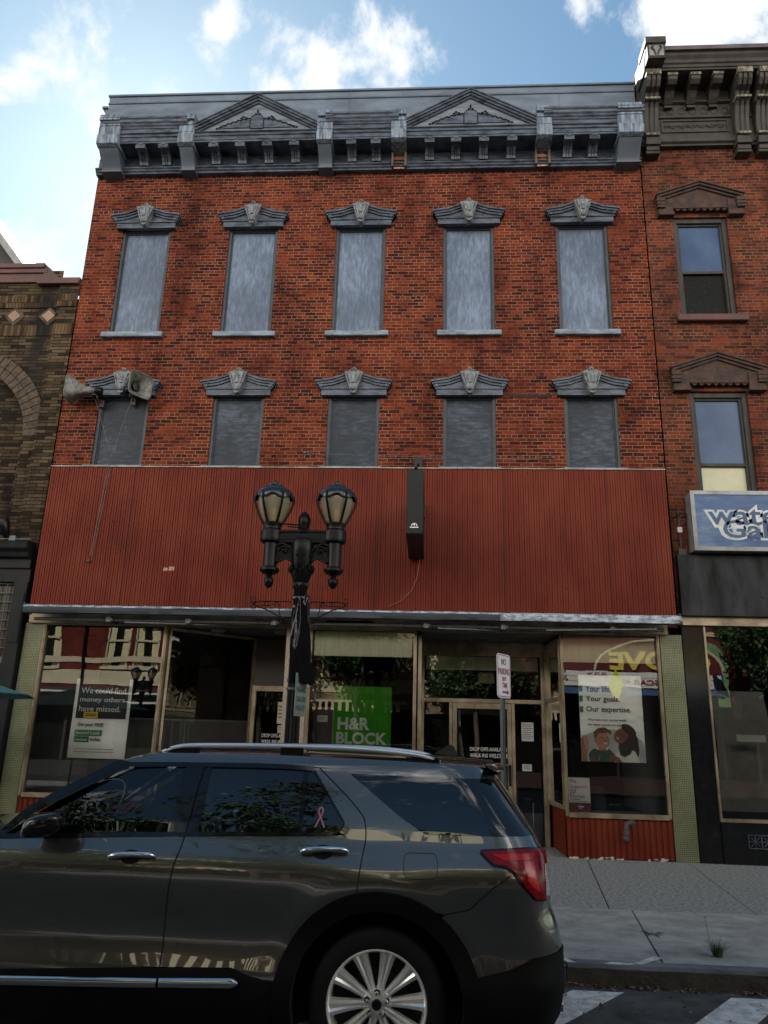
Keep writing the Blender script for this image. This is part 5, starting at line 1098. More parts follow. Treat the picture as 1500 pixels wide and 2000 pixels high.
LPX, LPY = -1.315, 7.55
lamp, post = street_lamp(LPX, LPY, 'black cast iron twin street lamp behind the parked car in front of the shop')
m = MB()
for s_ in (-1, 1):
    X = lambda a: LPX+s_*a; y = LPY
    m.tube([(X(.08), y, 3.00), (X(.40), y, 3.00), (X(.47), y, 2.975)], .006, 5)
    m.tube([(X(.47), y, 2.975), (X(.42), y, 2.945), (X(.33), y, 2.92), (X(.2), y, 2.85), (X(.12), y, 2.78)], .006, 5)
    for cx_, cz_, r in ((.46, 3.01, .028), (.46, 2.945, .026), (.33, 2.975, .025), (.225, 2.975, .025), (.15, 2.80, .022)):
        m.tube([(X(cx_+r*(1-a*.08)*math.cos(a)), y, cz_+r*(1-a*.08)*math.sin(a)) for a in np.linspace(-1, 5, 14)], .005, 5)
    m.tube([(X(.205), y, 2.97), (X(.20), y, 2.90), (X(.18), y, 2.83)], .005, 5); m.tube([(X(.42), y, 2.96), (X(.3), y, 2.955), (X(.225), y, 2.99)], .004, 5)
m.build('scroll_arm', BLACK, post)
m = MB()
for z in (2.14, 2.22, 3.02, 2.93): m.lathe([(.074, z), (.080, z+.005), (.080, z+.022), (.074, z+.027)], LPX, LPY, 16)
m.build('clamp_band', GALV, post)
# tattered banner wound round the post
def bmat():
    m, t, b = base_mat('tattered_black_banner'); n = N(t, 'ShaderNodeTexNoise', inp={'Scale': 1.6, 'Detail': 3, 'Roughness': .5, 'Distortion': .6}); t.links.new(pos(t, (7, 7, 1.0)), n.inputs['Vector'])
    t.links.new(ramp(t, n.outputs['Fac'], [(.585, (.004, .004, .005)), (.595, (.24, .21, .22)), (.61, (.16, .13, .14)), (.62, (.008, .008, .009))]), b.inputs['Base Color']); b.inputs['Roughness'].default_value = .7; b.inputs['Specular IOR Level'].default_value = .05; return m
m = MB()
def ban(a, b):
    z = 3.06-.86*b; w = .075+.018*b
    ang = -2.6+a*2.9+.5*b; r = w+.015*noise.noise((a*4, b*6, 2))
    x = LPX+r*math.cos(ang); y = LPY+r*math.sin(ang)
    if a > .55: k = (a-.55)/.45; x = x+k*(.03+.10*b*b); y = y-.02*k
    return (x, y, z+(.03*noise.noise((a*6, 9, 0)))*(b > .9))
m.grid(ban, 24, 30)
m.mi = 0
tag(m.build('torn_banner', bmat(), loc=(LPX, LPY, 2.2), smooth=70, rec=False), 'tattered black and white banner wound around the street lamp post', 'banner')
m = MB(); m.tube([(LPX+.085, LPY-.07, 2.19), (LPX+.27, LPY-.09, 2.19)], .008, 5)
# small plate on post (seen obliquely)
t = thing('parking_plate', (LPX+.05, LPY-.10, 1.93), 'narrow pale parking plate clamped to the street lamp post under the torn banner', 'sign')
an = 1.22; dx, dy = math.cos(an)*.5, math.sin(an)*.5
PL = mat('pale_green_grey_plate', (.20, .225, .22), (.14, .16, .155), rough=.4); GT = mat('faded_green_print', (.06, .12, .09), rough=.5)
def tfp(a, b, c, ox=LPX+.03, oy=LPY-.12, oz=1.90): return (ox+a*math.cos(an)+c*math.sin(an), oy+a*math.sin(an)-c*math.cos(an), oz+b)
m = MB(); m.add([tfp(a, b, c) for a in (0, .22) for b in (0, .40) for c in (0, -.004)], [(0, 1, 3, 2), (4, 6, 7, 5), (0, 4, 5, 1), (2, 3, 7, 6), (0, 2, 6, 4), (1, 5, 7, 3)]); m.build('plate', PL, t)
m = MB()
for (s_, z) in (('2 HR', .31), ('PARKING', .22), ('7AM-6PM', .13), ('NIGHT', .05)): m.text(s_, (lambda a, b, c, z=z: tfp(.02+a, z+b, .001+c)), w=.18, h=.055, bold=.01)
m.build('lettering', GT, t)
# ================================================================== NO PARKING SIGN
t = thing('no_parking_sign', (.80, 8.05, 0), 'white no parking sign with dark red letters on a grey steel post', 'sign')
an = math.radians(57); W_, H_ = .285, .435; ox, oy, oz = .655, 7.90, 2.145
def tf(a, b, c): return (ox+a*math.cos(an)+c*math.sin(an), oy+a*math.sin(an)-c*math.cos(an), oz+b+.0*a)
def rrect(x0, z0, x1, z1, r, n=5):
    out = []
    for cx_, cz_, a0 in ((x1-r, z0+r, -PI/2), (x1-r, z1-r, 0), (x0+r, z1-r, PI/2), (x0+r, z0+r, PI)):
        for k in range(n+1): a = a0+PI/2*k/n; out.append((cx_+r*math.cos(a), cz_+r*math.sin(a)))
    return out
m = MB(); m.prism(rrect(0, 0, W_, H_, .035), 0, .004, tf=lambda v: tf(v[0], v[2], -v[1]+.0)); pl = m.build('plate', mat('white_reflective_sheet', (.70, .68, .70), (.62, .60, .62), rough=.4), t)
RD = mat('dark_red_print', (.22, .008, .02), rough=.4)
m = MB(); o_ = rrect(.010, .010, W_-.010, H_-.010, .028); i_ = rrect(.017, .017, W_-.017, H_-.017, .022); n = len(o_)
m.add([tf(a, b, .0015) for a, b in o_+i_], [(k, (k+1) % n, n+(k+1) % n, n+k) for k in range(n)])
for s_, x, z, w, h in (('NO', .09, .325, .10, .062), ('PARKING', .025, .228, .235, .066), ('ANY', .10, .165, .095, .048), ('TIME', .10, .098, .115, .052)): m.text(s_, (lambda a, b, c, x=x, z=z: tf(x+a, z+b, .0015+c)), w=w, h=h, bold=.008, depth=.001)
m.prism([(.11, .048), (.20, .048), (.20, .03), (.245, .0575), (.20, .085), (.20, .067), (.11, .067)], .0012, .0025, tf=lambda v: tf(v[0], v[2], v[1]))
m.build('lettering', RD, pl)
m = MB(); c0 = tf(W_/2, 0, 0); bx_, by_ = c0[0], c0[1]
for a0_, a1_, c0_, c1_ in ((-.03, -.026, -.035, -.006), (.026, .03, -.035, -.006), (-.012, .012, -.010, -.006), (-.028, -.012, -.035, -.031), (.012, .028, -.035, -.031), (-.014, -.010, -.032, -.008), (.010, .014, -.032, -.008)):
    vs = [tf(W_/2+a, b-oz, c) for a in (a0_, a1_) for b in (0, oz+.40) for c in (c0_, c1_)]
    m.add(vs, [(0, 1, 3, 2), (4, 6, 7, 5), (0, 4, 5, 1), (2, 3, 7, 6), (0, 2, 6, 4), (1, 5, 7, 3)])
m.build('post', GALV, t)
m = MB()
for z in (.06, .37):
    c_ = tf(W_/2, z, .002); m.ball(c_, .007, 8, 5)
m.build('bolt', GALV, t)

# ================================================================== PARKED CAR
CY, RZ = 5.87, -.125
HS = np.array([.16, .25, .34, .42, .52, .60, .68, .80, .92, 1.00, 1.06, 1.11, 1.17, 1.22, 1.32, 1.45, 1.58, 1.68, 1.73, 1.76])
WS = np.array([.90, .935, .965, .985, .99, .972, .962, .966, .978, .985, .983, .970, .940, .915, .880, .828, .770, .715, .665, .60])
hh_ = np.arange(.1, 1.85, .005); ww_ = np.interp(hh_, HS, WS)
kern = np.exp(-.5*(np.arange(-12, 13)*.005/.022)**2); kern /= kern.sum()
wws = np.convolve(np.pad(ww_, 12, mode='edge'), kern, mode='valid')
def Wd(h): return float(np.interp(h, hh_, wws))
RHh = [.15, .25, .35, .50, .70, .80, .90, 1.0, 1.2, 1.3, 1.5, 1.7, 1.76]; RXx = [.62, .70, .755, .785, .785, .765, .73, .715, .70, .655, .52, .38, .33]
def xr(h): return float(np.interp(h, RHh, RXx))
def xf(h): return float(np.interp(h, [.15, .3, .5, .8, 1.0, 1.1, 1.2], [-4.16, -4.25, -4.28, -4.27, -4.22, -4.10, -3.9]))
WCR, WCF, WH = -.29, -3.315, .394
def Pt(u, h):
    w = Wd(h)
    for wc in (WCR, WCF):
        r = math.hypot(u-wc, h-WH); w += .014*math.exp(-((r-.60)/.10)**2)*(1 if h > .2 else 0)
    bow = lambda x: .012*((x+1.6)/2.2)**4
    w += .0016*math.sin(2.6*u+3.0*h+1)*math.sin(7.5*h-1.1*u)+.0007*math.sin(9*u+4*h)*math.sin(11*h+2*u)
    # waist sculpting along the doors
    w -= .010*math.exp(-((h-.72)/.14)**2)*max(0, 1-abs((u+1.6)/1.6)**3)
    A, B, n_ = .34, .30, 2.4; x0 = xr(h)-A
    if u > x0:
        w = w-bow(x0); t = (u-x0)/.52
        if t <= 1: a = t*PI/2; return x0+A*math.sin(a)**(2/n_), w-B*(1-max(math.cos(a), 0)**(2/n_))
        return xr(h), w-B-(u-x0-.52)
    A, B = .80, .42; x1 = xf(h)+A
    if u < x1:
        w = w-bow(max(x1, -3.8)); t = (x1-u)/1.02
        if t <= 1: a = t*PI/2; return x1-A*math.sin(a)**(2/n_), w-B*(1-max(math.cos(a), 0)**(2/n_))
        return xf(h), w-B-(x1-u-1.02)
    return u, w-bow(u)
def P3(u, h, off=0, side=-1):
    x, w = Pt(u, h); e = .004
    if off:
        n_ = nrm(u, h, side); p = Vector((x, CY+side*w, h+RZ)); return p+n_*off
    return Vector((x, CY+side*w, h+RZ))
def nrm(u, h, side=-1):
    e = .006
    xa, wa = Pt(u-e, h); xb, wb = Pt(u+e, h); xc, wc_ = Pt(u, h-e); xd, wd_ = Pt(u, h+e)
    du = Vector((xb-xa, side*(wb-wa), 0)); dh = Vector((xd-xc, side*(wd_-wc_), 2*e))
    n_ = du.cross(dh)
    if n_.length < 1e-9: return Vector((0, side, 0))
    n_.normalize()
    if n_.y*side < 0 and abs(n_.y) > .02: n_ = -n_
    if abs(n_.y) <= .02 and u > 0 and n_.x < 0: n_ = -n_
    if abs(n_.y) <= .02 and u < -3 and n_.x > 0: n_ = -n_
    return n_
def clip(poly, a, b, c):     # keep a*x+b*y<=c
    out = []
    for i in range(len(poly)):
        p, q = poly[i-1], poly[i]; dp, dq = a*p[0]+b*p[1]-c, a*q[0]+b*q[1]-c
        if dp <= 0 < dq or dq <= 0 < dp: t = dp/(dp-dq); out.append((p[0]+(q[0]-p[0])*t, p[1]+(q[1]-p[1])*t))
        if dq <= 0: out.append(q)
    return out
def panel(name, poly, mt, parent, off=0., side=-1, st=.05):
    us = [p[0] for p in poly]; hs = [p[1] for p in poly]; cells = []
    u0, u1 = math.floor(min(us)/st), math.ceil(max(us)/st); h0, h1 = math.floor(min(hs)/st), math.ceil(max(hs)/st)
    key = {}; vs = []; ns = []; fs = []
    def vid(p):
        k = (round(p[0], 4), round(p[1], 4))
        if k not in key: key[k] = len(vs); vs.append(P3(p[0], p[1], off, side)); ns.append(nrm(p[0], p[1], side))
        return key[k]
    for i in range(u0, u1):
        s_ = clip(poly, -1, 0, -i*st); s_ = clip(s_, 1, 0, (i+1)*st) if s_ else s_
        if len(s_) < 3: continue
        for j in range(h0, h1):
            c_ = clip(s_, 0, -1, -j*st); c_ = clip(c_, 0, 1, (j+1)*st) if c_ else c_
            if len(c_) < 3: continue
            ids = []
            for p in c_:
                v = vid(p)
                if not ids or ids[-1] != v: ids.append(v)
            while len(ids) > 1 and ids[0] == ids[-1]: ids.pop()
            if len(set(ids)) < 3 or len(set(ids)) != len(ids): 
                ids2 = list(dict.fromkeys(ids)); 
                if len(ids2) < 3: continue
                ids = ids2
            ar = sum(c_[k-1][0]*c_[k][1]-c_[k][0]*c_[k-1][1] for k in range(len(c_)))
            if abs(ar) < 1e-7: continue
            fs.append(tuple(ids) if side < 0 else tuple(reversed(ids)))
    # orient faces to the analytic normal
    f2 = []
    for f in fs:
        a = Vector((0, 0, 0))
        for k in range(len(f)): a += vs[f[k-1]].cross(vs[f[k]])
        avg = sum((ns[i] for i in f), Vector()); f2.append(f if a.dot(avg) > 0 else tuple(reversed(f)))
    org = Vector(WL[parent.name]); me = bpy.data.meshes.new(name); me.from_pydata([v-org for v in vs], [], f2); me.materials.append(mt)
    me.polygons.foreach_set('use_smooth', [True]*len(me.polygons)); me.update()
    me.normals_split_custom_set_from_vertices([tuple(n_) for n_ in ns])
    o = bpy.data.objects.new(name, me); COL.objects.link(o); o.parent = parent; WL[o.name] = tuple(org); return o
def ribbon(m, path, w=.006, off=.002, side=-1, closed=False):
    pts = []
    P_ = path+[path[0]] if closed else path
    for (a, b) in zip(P_[:-1], P_[1:]):
        n_ = max(1, int(math.hypot(b[0]-a[0], b[1]-a[1])/.03))
        for k in range(n_): pts.append((a[0]+(b[0]-a[0])*k/n_, a[1]+(b[1]-a[1])*k/n_))
    pts.append(P_[-1]); vs = []
    for i, p in enumerate(pts):
        q0, q1 = pts[max(i-1, 0)], pts[min(i+1, len(pts)-1)]; dx, dz = q1[0]-q0[0], q1[1]-q0[1]; l = math.hypot(dx, dz) or 1; nx, nz = -dz/l*w/2, dx/l*w/2
        vs += [P3(p[0]+nx, p[1]+nz, off, side), P3(p[0]-nx, p[1]-nz, off, side)]
    m.add(vs, [(2*i, 2*i+1, 2*i+3, 2*i+2) for i in range(len(pts)-1)])
def smooth_path(pts, n=4):     # Catmull-Rom
    out = []
    for i in range(len(pts)-1):
        p0, p1, p2, p3 = pts[max(i-1, 0)], pts[i], pts[i+1], pts[min(i+2, len(pts)-1)]
        for k in range(n):
            t = k/n; out.append(tuple(.5*((2*p1[d])+(-p0[d]+p2[d])*t+(2*p0[d]-5*p1[d]+4*p2[d]-p3[d])*t*t+(-p0[d]+3*p1[d]-3*p2[d]+p3[d])*t**3) for d in range(len(p1))))
    out.append(pts[-1]); return out
def carpaint():
    m, t, b = base_mat('metallic_grey_paint')
    n = N(t, 'ShaderNodeTexNoise', inp={'Scale': 900.0, 'Detail': 2}); t.links.new(pos(t), n.inputs['Vector'])
    t.links.new(ramp(t, n.outputs['Fac'], [(.4, (.088, .085, .080)), (.65, (.155, .150, .140))]), b.inputs['Base Color'])
    b.inputs['Metallic'].default_value = .8; b.inputs['Roughness'].default_value = .24; b.inputs['Coat Weight'].default_value = 1; b.inputs['Coat Roughness'].default_value = .012; b.inputs['Coat IOR'].default_value = 1.8
    return m
PAINTC = carpaint()
CLAD = mat('black_cladding_plastic', (.004, .004, .004), (.006, .006, .006), rough=.5, spec=.12)
TGLASS = mat('dark_tinted_car_glass', (.003, .0035, .004), (.003, .0035, .004), rough=.012, spec=.9)
FGLASS = glass_mat('car_front_glass', tint=(.30, .34, .34), ior=1.6, wav=0)
GLOSSB = mat('gloss_black_trim', (.005, .005, .006), (.006, .006, .007), rough=.05)
GAP = mat('panel_gap', (.002, .002, .002), rough=.9)
CARLABEL = 'dark metallic grey suv with chrome roof rails parked along the kerb'
car = thing('parked_car', (-1.7, CY, RZ), CARLABEL, 'car')
def arcpts(wc, r, a0, a1, n=12): return [(wc+r*math.cos(a), WH+r*math.sin(a)) for a in np.linspace(math.radians(a0), math.radians(a1), n)]
AR = .585
belt = [(-2.62, 1.182), (-1.50, 1.234), (-.61, 1.263), (-.02, 1.283), (.67, 1.290)]
def bz(u): return float(np.interp(u, [p[0] for p in belt], [p[1] for p in belt]))
gapC = smooth_path([(-.70, 1.638), (-.53, 1.497), (-.42, 1.391), (-.392, 1.339), (-.382, 1.253), (-.40, 1.134), (-.42, .965)], 4)
angC = math.degrees(math.atan2(.965-WH, -.42-WCR)); 
for side in (-1, 1):
    S_ = dict(side=side)
    # doors
    fd = panel('door', [(-2.62, .49), (-1.53, .545), (-1.535, .80), (-1.515, 1.05), (-1.485, bz(-1.49)), (-2.62, 1.182)], PAINTC, car, **S_)
    lo = [p for p in gapC if p[1] < 1.262]
    rd = panel('door', [(-1.53, .545), (-1.12, .558), (-1.02, .523)]+[(-.86, .50)]+arcpts(WCR, AR, 170, angC, 10)[1:-1]+lo[::-1]+[(-.383, 1.272), (-1.0, bz(-1.0)), (-1.485, bz(-1.485)), (-1.515, 1.05), (-1.535, .80)], PAINTC, car, **S_)
    # rear quarter incl. C pillar
    q = [(-.42, .965)]+[p for p in gapC[::-1]][1:]+[(-.62, 1.642), (-.50, 1.612), (-.28, 1.450), (-.19, 1.385), (-.11, 1.336), (-.06, 1.302), (-.02, 1.285), (.67, 1.290), (.80, 1.292), (.92, 1.29), (.92, .80), (.55, .80), (.45, 1.04), (.44, 1.085), (.23, .902), (.09, .875)]
    q = q+arcpts(WCR, AR, 52, angC, 10)[1:-1]
    qp = panel('rear_quarter_panel', q, PAINTC, car, **S_)
    # front fender
    ff = panel('front_fender', [(-2.62, 1.182), (-3.0, 1.155), (-3.4, 1.12), (-3.8, 1.06), (-4.1, 1.0), (-4.1, .60), (-4.0, .50)]+arcpts(WCF, AR, 170, 12, 18)+[(-2.62, .49)], PAINTC, car, **S_)
    # C pillar sliver ahead of the gap
    panel('pillar_panel', [(-.77, 1.638), (-.70, 1.638)]+gapC[:20]+[(-.385, 1.272), (-.50, 1.268), (-.56, 1.285), (-.53, 1.33), (-.545, 1.37), (-.72, 1.60)], PAINTC, rd, off=.0005, **S_)
    # bumper
    bp = panel('rear_bumper', [(.09, .875), (.23, .902), (.44, 1.085), (.50, 1.03), (.62, .955), (.80, .95), (1.8, .95), (1.8, .69), (.87, .69), (.56, .665), (.44, .603), (.29, .571), (.27, .56)]+arcpts(WCR, AR, 20, 52, 6), PAINTC, car, off=.003, **S_)
    panel('lower_bumper', [(.27, .56), (.29, .571), (.44, .603), (.56, .665), (.87, .69), (1.8, .69), (1.8, .32), (.8, .30), (.50, .25), (.16, .22)]+arcpts(WCR, AR, -14, 16, 5), CLAD, bp, off=.010, **S_)
    panel('tailgate', [(.92, 1.29), (1.75, 1.29), (1.75, .95), (.92, .95)], PAINTC, car, off=.001, **S_)
    # rocker
    rk = panel('rocker', [(-2.75, .485), (-1.53, .540), (-1.12, .553), (-1.02, .520), (-.86, .50), (-.90, .23), (-2.75, .23)], CLAD, car, off=.004, **S_)
    m = MB()
    for pa, pb in (((-2.75, .435), (-1.537, .468)), ((-1.523, .470), (-1.07, .486))):
        def cs(a, b, pa=pa, pb=pb):
            t_ = b*PI; hh = .026*(1-max(0, (a-.9)/.1)**2*.7*(pb[0] > -1.2)); p = P3(pa[0]+(pb[0]-pa[0])*a, pa[1]+(pb[1]-pa[1])*a-hh*math.cos(t_), .012, side); return p+Vector((0, side*.016*math.sin(t_), 0))
        m.grid(cs, 24, 8)
    m.build('chrome_strip', CHROME, rk, rec=False, smooth=60)
    # wheel arch cladding
    for wc in (WCR, WCF):
        outer = arcpts(wc, AR+.005, -10, 190, 30); inner = arcpts(wc, .485, 190, -10, 30)
        a_ = panel('wheel_arch', outer+inner, CLAD, car, off=.012, st=.06, **S_)
        m = MB(); vs = []
        for p in arcpts(wc, .486, -14, 194, 30): vs += [P3(p[0], p[1], .012, side), P3(p[0], p[1], .012, side)-Vector((0, side*.10, 0))]
        m.add(vs, [(2*i, 2*i+1, 2*i+3, 2*i+2) for i in range(29)]); m.build('liner', GAP, a_, rec=False)
    # windows
    FW = [(-2.56, 1.200), (-2.45, 1.272), (-2.31, 1.362), (-2.18, 1.436), (-2.09, 1.494), (-2.00, 1.543), (-1.93, 1.585), (-1.86, 1.605), (-1.70, 1.615), (-1.54, 1.617), (-1.575, 1.240)]
    panel('front_window', FW, FGLASS, fd, off=-.006, **S_)
    panel('rear_window', [(-1.40, 1.617), (-.80, 1.620), (-.80, 1.275), (-1.40, 1.251)], TGLASS, rd, off=-.003, **S_)
    panel('quarter_window', [(-.77, 1.615), (-.735, 1.610), (-.545, 1.365), (-.53, 1.335), (-.56, 1.297), (-.60, 1.285), (-.77, 1.277)], TGLASS, rd, off=-.003, **S_)
    panel('door_glass_trim', [(-1.54, 1.64), (-.73, 1.636), (-.54, 1.385), (-.515, 1.335), (-.545, 1.28), (-.60, 1.262), (-1.58, 1.228)], GLOSSB, rd, off=-.0065, **S_)
    panel('side_glass', [(-.50, 1.608), (-.1, 1.610), (.25, 1.602), (.55, 1.600), (.62, 1.55), (.76, 1.42), (.88, 1.31), (.84, 1.292), (.67, 1.291), (-.02, 1.287), (-.06, 1.303), (-.11, 1.338), (-.19, 1.387), (-.28, 1.452)], TGLASS, qp, off=.001, **S_)
    m = MB(); ribbon(m, [(-2.60, 1.196), (-1.56, 1.240), (-.60, 1.272)], .024, .006, side); ribbon(m, smooth_path([(-.60, 1.272), (-.55, 1.288), (-.522, 1.33), (-.55, 1.375), (-.735, 1.625)], 3), .014, .004, side); m.build('window_seal', GLOSSB, rd, rec=False, smooth=60)
    m = MB(); ribbon(m, [(-1.98, 1.625), (-1.78, 1.632), (-1.47, 1.638), (-1.12, 1.644), (-.92, 1.642), (-.74, 1.636)], .028, .003, side)
    ribbon(m, smooth_path([(-2.62, 1.200), (-2.51, 1.310), (-2.32, 1.425), (-2.15, 1.515), (-2.00, 1.595), (-1.93, 1.618)], 3), .040, .004, side); m.build('window_frame', GLOSSB, fd, rec=False, smooth=60)
    # roof side band and A pillar
    rtop = [(-1.99, 1.650), (-1.86, 1.684), (-1.75, 1.704), (-1.3, 1.710), (-.93, 1.710), (-.17, 1.695), (.17, 1.682), (.38, 1.668)]
    panel('roof_side', [(-2.02, 1.605), (-1.98, 1.636), (-1.78, 1.642), (-1.47, 1.648), (-1.12, 1.655), (-.92, 1.651), (-.70, 1.645), (-.62, 1.642), (-.50, 1.612), (.25, 1.604), (.55, 1.602), (.55, 1.66)]+rtop[::-1], PAINTC, car, **S_)
    panel('pillar_panel', [(-2.66, 1.19), (-2.60, 1.19), (-2.50, 1.312), (-2.31, 1.432), (-2.14, 1.525), (-1.99, 1.605), (-1.93, 1.64), (-1.99, 1.652), (-2.05, 1.632), (-2.15, 1.575), (-2.32, 1.478), (-2.51, 1.360)], GLOSSB, fd, off=.006, **S_)
    panel('pillar_trim', [(-1.585, 1.238), (-1.485, 1.238), (-1.44, 1.64), (-1.55, 1.64)], GLOSSB, fd, off=.001, **S_)
    panel('pillar_trim', [(-1.475, 1.238), (-1.40, 1.240), (-1.395, 1.64), (-1.425, 1.64)], GLOSSB, rd, off=.0012, **S_)
    # gaps
    for sp_path, w_, o_ in ((smooth_path([(-1.452, 1.645), (-1.48, 1.234), (-1.515, 1.051), (-1.535, .801), (-1.53, .40)], 5), .007, .0025), (gapC, .007, .0025), ([(.09, .877), (.23, .904), (.44, 1.087)], .006, .005), ([(-2.63, 1.17), (-2.62, .49)], .007, .0025)):
        m = MB(); ribbon(m, sp_path, w_, o_, side); m.build('panel_seam', GAP, car, rec=False)
    # fuel flap outline
    m = MB(); ribbon(m, rrect(-.15, 1.056, .045, 1.188, .035, 4), .003, .002, side, closed=True)
    if side < 0: m.build('fuel_flap', GAP, qp, rec=False)
    # sharp lower crease of the bumper
    # tail lamp
    TL = [(.300, 1.205), (.40, 1.214), (.53, 1.220), (.70, 1.215), (.86, 1.200), (.80, 1.09), (.70, .958), (.60, .966), (.53, 1.030), (.46, 1.112), (.42, 1.135), (.37, 1.142)]
    tl = panel('tail_lamp', TL, REDL if 'REDL' in globals() else globals().setdefault('REDL', mat('red_lamp_lens', (.13, .002, .004), (.26, .004, .007), rough=.12, spec=.35, scale=(3, 3, 20), ns=3)), car, off=.014, st=.04, **S_)
    m = MB(); ribbon(m, TL, .02, .010, side, closed=True); m.build('lamp_bezel', GLOSSB, tl, rec=False)
    panel('light_bar', [(.36, 1.192), (.60, 1.198), (.60, 1.165), (.41, 1.160)], mat('bright_red_bar', (.55, .012, .02), (.42, .006, .012), rough=.15, spec=.35), tl, off=.017, st=.04, **S_)
    panel('light_bar', [(.52, 1.155), (.60, 1.155), (.635, 1.00), (.575, 1.03), (.545, 1.06)], mat('bright_red_bar', (.55, .012, .02)), tl, off=.017, st=.04, **S_)
    panel('reversing_lens', [(.72, 1.14), (.80, 1.13), (.76, .98), (.70, .975)], mat('clear_lens', (.50, .50, .50), (.3, .3, .3), rough=.1, coat=1, scale=(2, 2, 30), ns=3), tl, off=.017, st=.04, **S_)
    # handles
    for (a, b_, par) in (((-.752, 1.170), (-.492, 1.180), rd), ((-1.90, 1.108), (-1.64, 1.118), fd)):
        c0 = ((a[0]+b_[0])/2-.01, (a[1]+b_[1])/2)
        m = MB(); pts = smooth_path([P3(a[0], a[1], .006, side), P3(a[0]+.02, a[1], .034, side), P3(c0[0], c0[1]+.002, .042, side), P3(b_[0]-.02, b_[1], .034, side), P3(b_[0], b_[1], .006, side)], 4)
        m.tube(pts, [.012]+[.0165]*(len(pts)-2)+[.012], 10); h_ = m.build('handle', CHROME, par, smooth=60)
        m = MB(); base = [(c0[0]+.062*math.cos(t), c0[1]+.038*math.sin(t)) for t in np.linspace(0, 2*PI, 20, endpoint=False)]; m.add([P3(p[0], p[1], .0025, side) for p in base], [tuple(range(20))]); m.build('handle_cup', GAP, h_, rec=False)
    # mirror
    m = MB(); my = CY+side*1.07
    def mir(a, b):
        t = a*2*PI; ph = (b-.5)*PI; cx_, cz_ = math.cos(t)*math.cos(ph), math.sin(ph); cy_ = math.sin(t)*math.cos(ph)
        sq = lambda v, p: math.copysign(abs(v)**p, v)
        return (-2.29+.115*sq(cx_, .75)+.02*cz_, my+.10*sq(cy_, .8), 1.285+RZ+.073*sq(cz_, .7)-.02*sq(cx_, 1)*(-1))
    m.grid(mir, 24, 14); mo = m.build('side_mirror', GLOSSB, car, smooth=80, rec=True)
    m = MB(); m.tube([(-2.32, my-side*.05, 1.235+RZ), (-2.34, CY+side*.93, 1.215+RZ), (-2.36, CY+side*.90, 1.21+RZ)], [.03, .022, .03], 8); m.build('mirror_arm', CLAD, mo)
    # roof rail
    rp = smooth_path([(-1.76, 1.706), (-1.67, 1.740), (-1.49, 1.756), (-.95, 1.766), (-.47, 1.762), (-.14, 1.740), (-.03, 1.722), (.06, 1.693)], 5)
    m = MB(); m.tube([(x, CY+side*.625, h+RZ) for x, h in rp], .017, 8); rr = m.build('roof_rail', mat('satin_aluminium', (.92, .93, .95), (.85, .86, .88), rough=.28, metal=.9), car, smooth=60)
    m = MB()
    for x0, x1, z0 in ((-1.74, -1.52, 1.70), (-.16, .05, 1.69), (-.98, -.83, 1.70)): m.box(x0, x1, CY+side*.625-.014, CY+side*.625+.014, z0+RZ, float(np.interp((x0+x1)/2, [p[0] for p in rp], [p[1] for p in rp]))+RZ-.008)
    m.box(-1.75, .06, CY+side*.625-.02, CY+side*.625+.02, 1.695+RZ, 1.712+RZ); m.build('rail_foot', CLAD, rr)
    # wheels
    for wc in (WCR, WCF):
        yo = CY+side*.955
        def tfw(v, wc=wc, yo=yo): return (wc+v[0], yo-side*v[2], WH+RZ+v[1])
        tm = MB(); tm.lathe([(.285, .005), (.30, -.0), (.345, -.002), (.375, .012), (.388, .035), (.394, .07), (.394, .19), (.385, .23), (.36, .245), (.28, .245)], 0, 0, 64, tf=tfw, cap=False)
        ty = tm.build('wheel', mat('tyre_rubber', (.007, .007, .007), (.011, .011, .011), rough=.8, spec=.15), car, smooth=40)
        rm = MB(); K = 72
        rm.lathe([(.262, .20), (.262, .035), (.268, .012), (.276, .002), (.284, .004), (.287, .02), (.287, .20)], 0, 0, K, tf=tfw, cap=False)
        rm.build('rim', ALLOY if 'ALLOY' in globals() else globals().setdefault('ALLOY', mat('polished_alloy', (.90, .89, .86), (.78, .77, .74), rough=.30, metal=.6, scale=(5, 5, 5))), ty, smooth=40)
        bk = MB(); bk.lathe([(0, .13), (.262, .13), (.262, .16), (0, .16)], 0, 0, 40, tf=tfw); bk.lathe([(.0, .10), (.17, .10), (.17, .12), (0, .12)], 0, 0, 30, tf=tfw); bk.build('brake_disc', mat('dark_brake', (.03, .03, .03), rough=.6, metal=.3), ty, smooth=40)
        sp = MB()
        for k in range(10):
            a = math.radians(5+36*k); c_, s2 = math.cos(a), math.sin(a)
            secs = []
            for (r, hw, zf) in ((.045, .020, .030), (.10, .024, .042), (.17, .033, .036), (.235, .043, .020), (.268, .053, .012)):
                row = []
                for f_, dz in ((-1, .030), (-.86, .004), (-.42, .0), (-.14, .010), (.14, .010), (.42, .0), (.86, .004), (1, .030)):
                    row.append((r*c_-f_*hw*s2, r*s2+f_*hw*c_, zf+dz))
                secs.append(row)
            vs = [tfw(v) for r_ in secs for v in r_]; sp.add(vs, [(i*8+j, i*8+j+1, (i+1)*8+j+1, (i+1)*8+j) for i in range(4) for j in range(7)])
        sp.build('spoke', ALLOY, ty, smooth=35)
        hb = MB(); hb.lathe([(.0, .032), (.035, .032), (.05, .0355), (.075, .040), (.085, .06)], 0, 0, 30, tf=tfw); hb.build('hub', ALLOY, ty, smooth=40)
        hc = MB(); hc.lathe([(0, .014), (.026, .016), (.029, .022), (.029, .03)], 0, 0, 24, tf=tfw); hc.build('centre_cap', GLOSSB, ty, smooth=40)
        lg = MB()
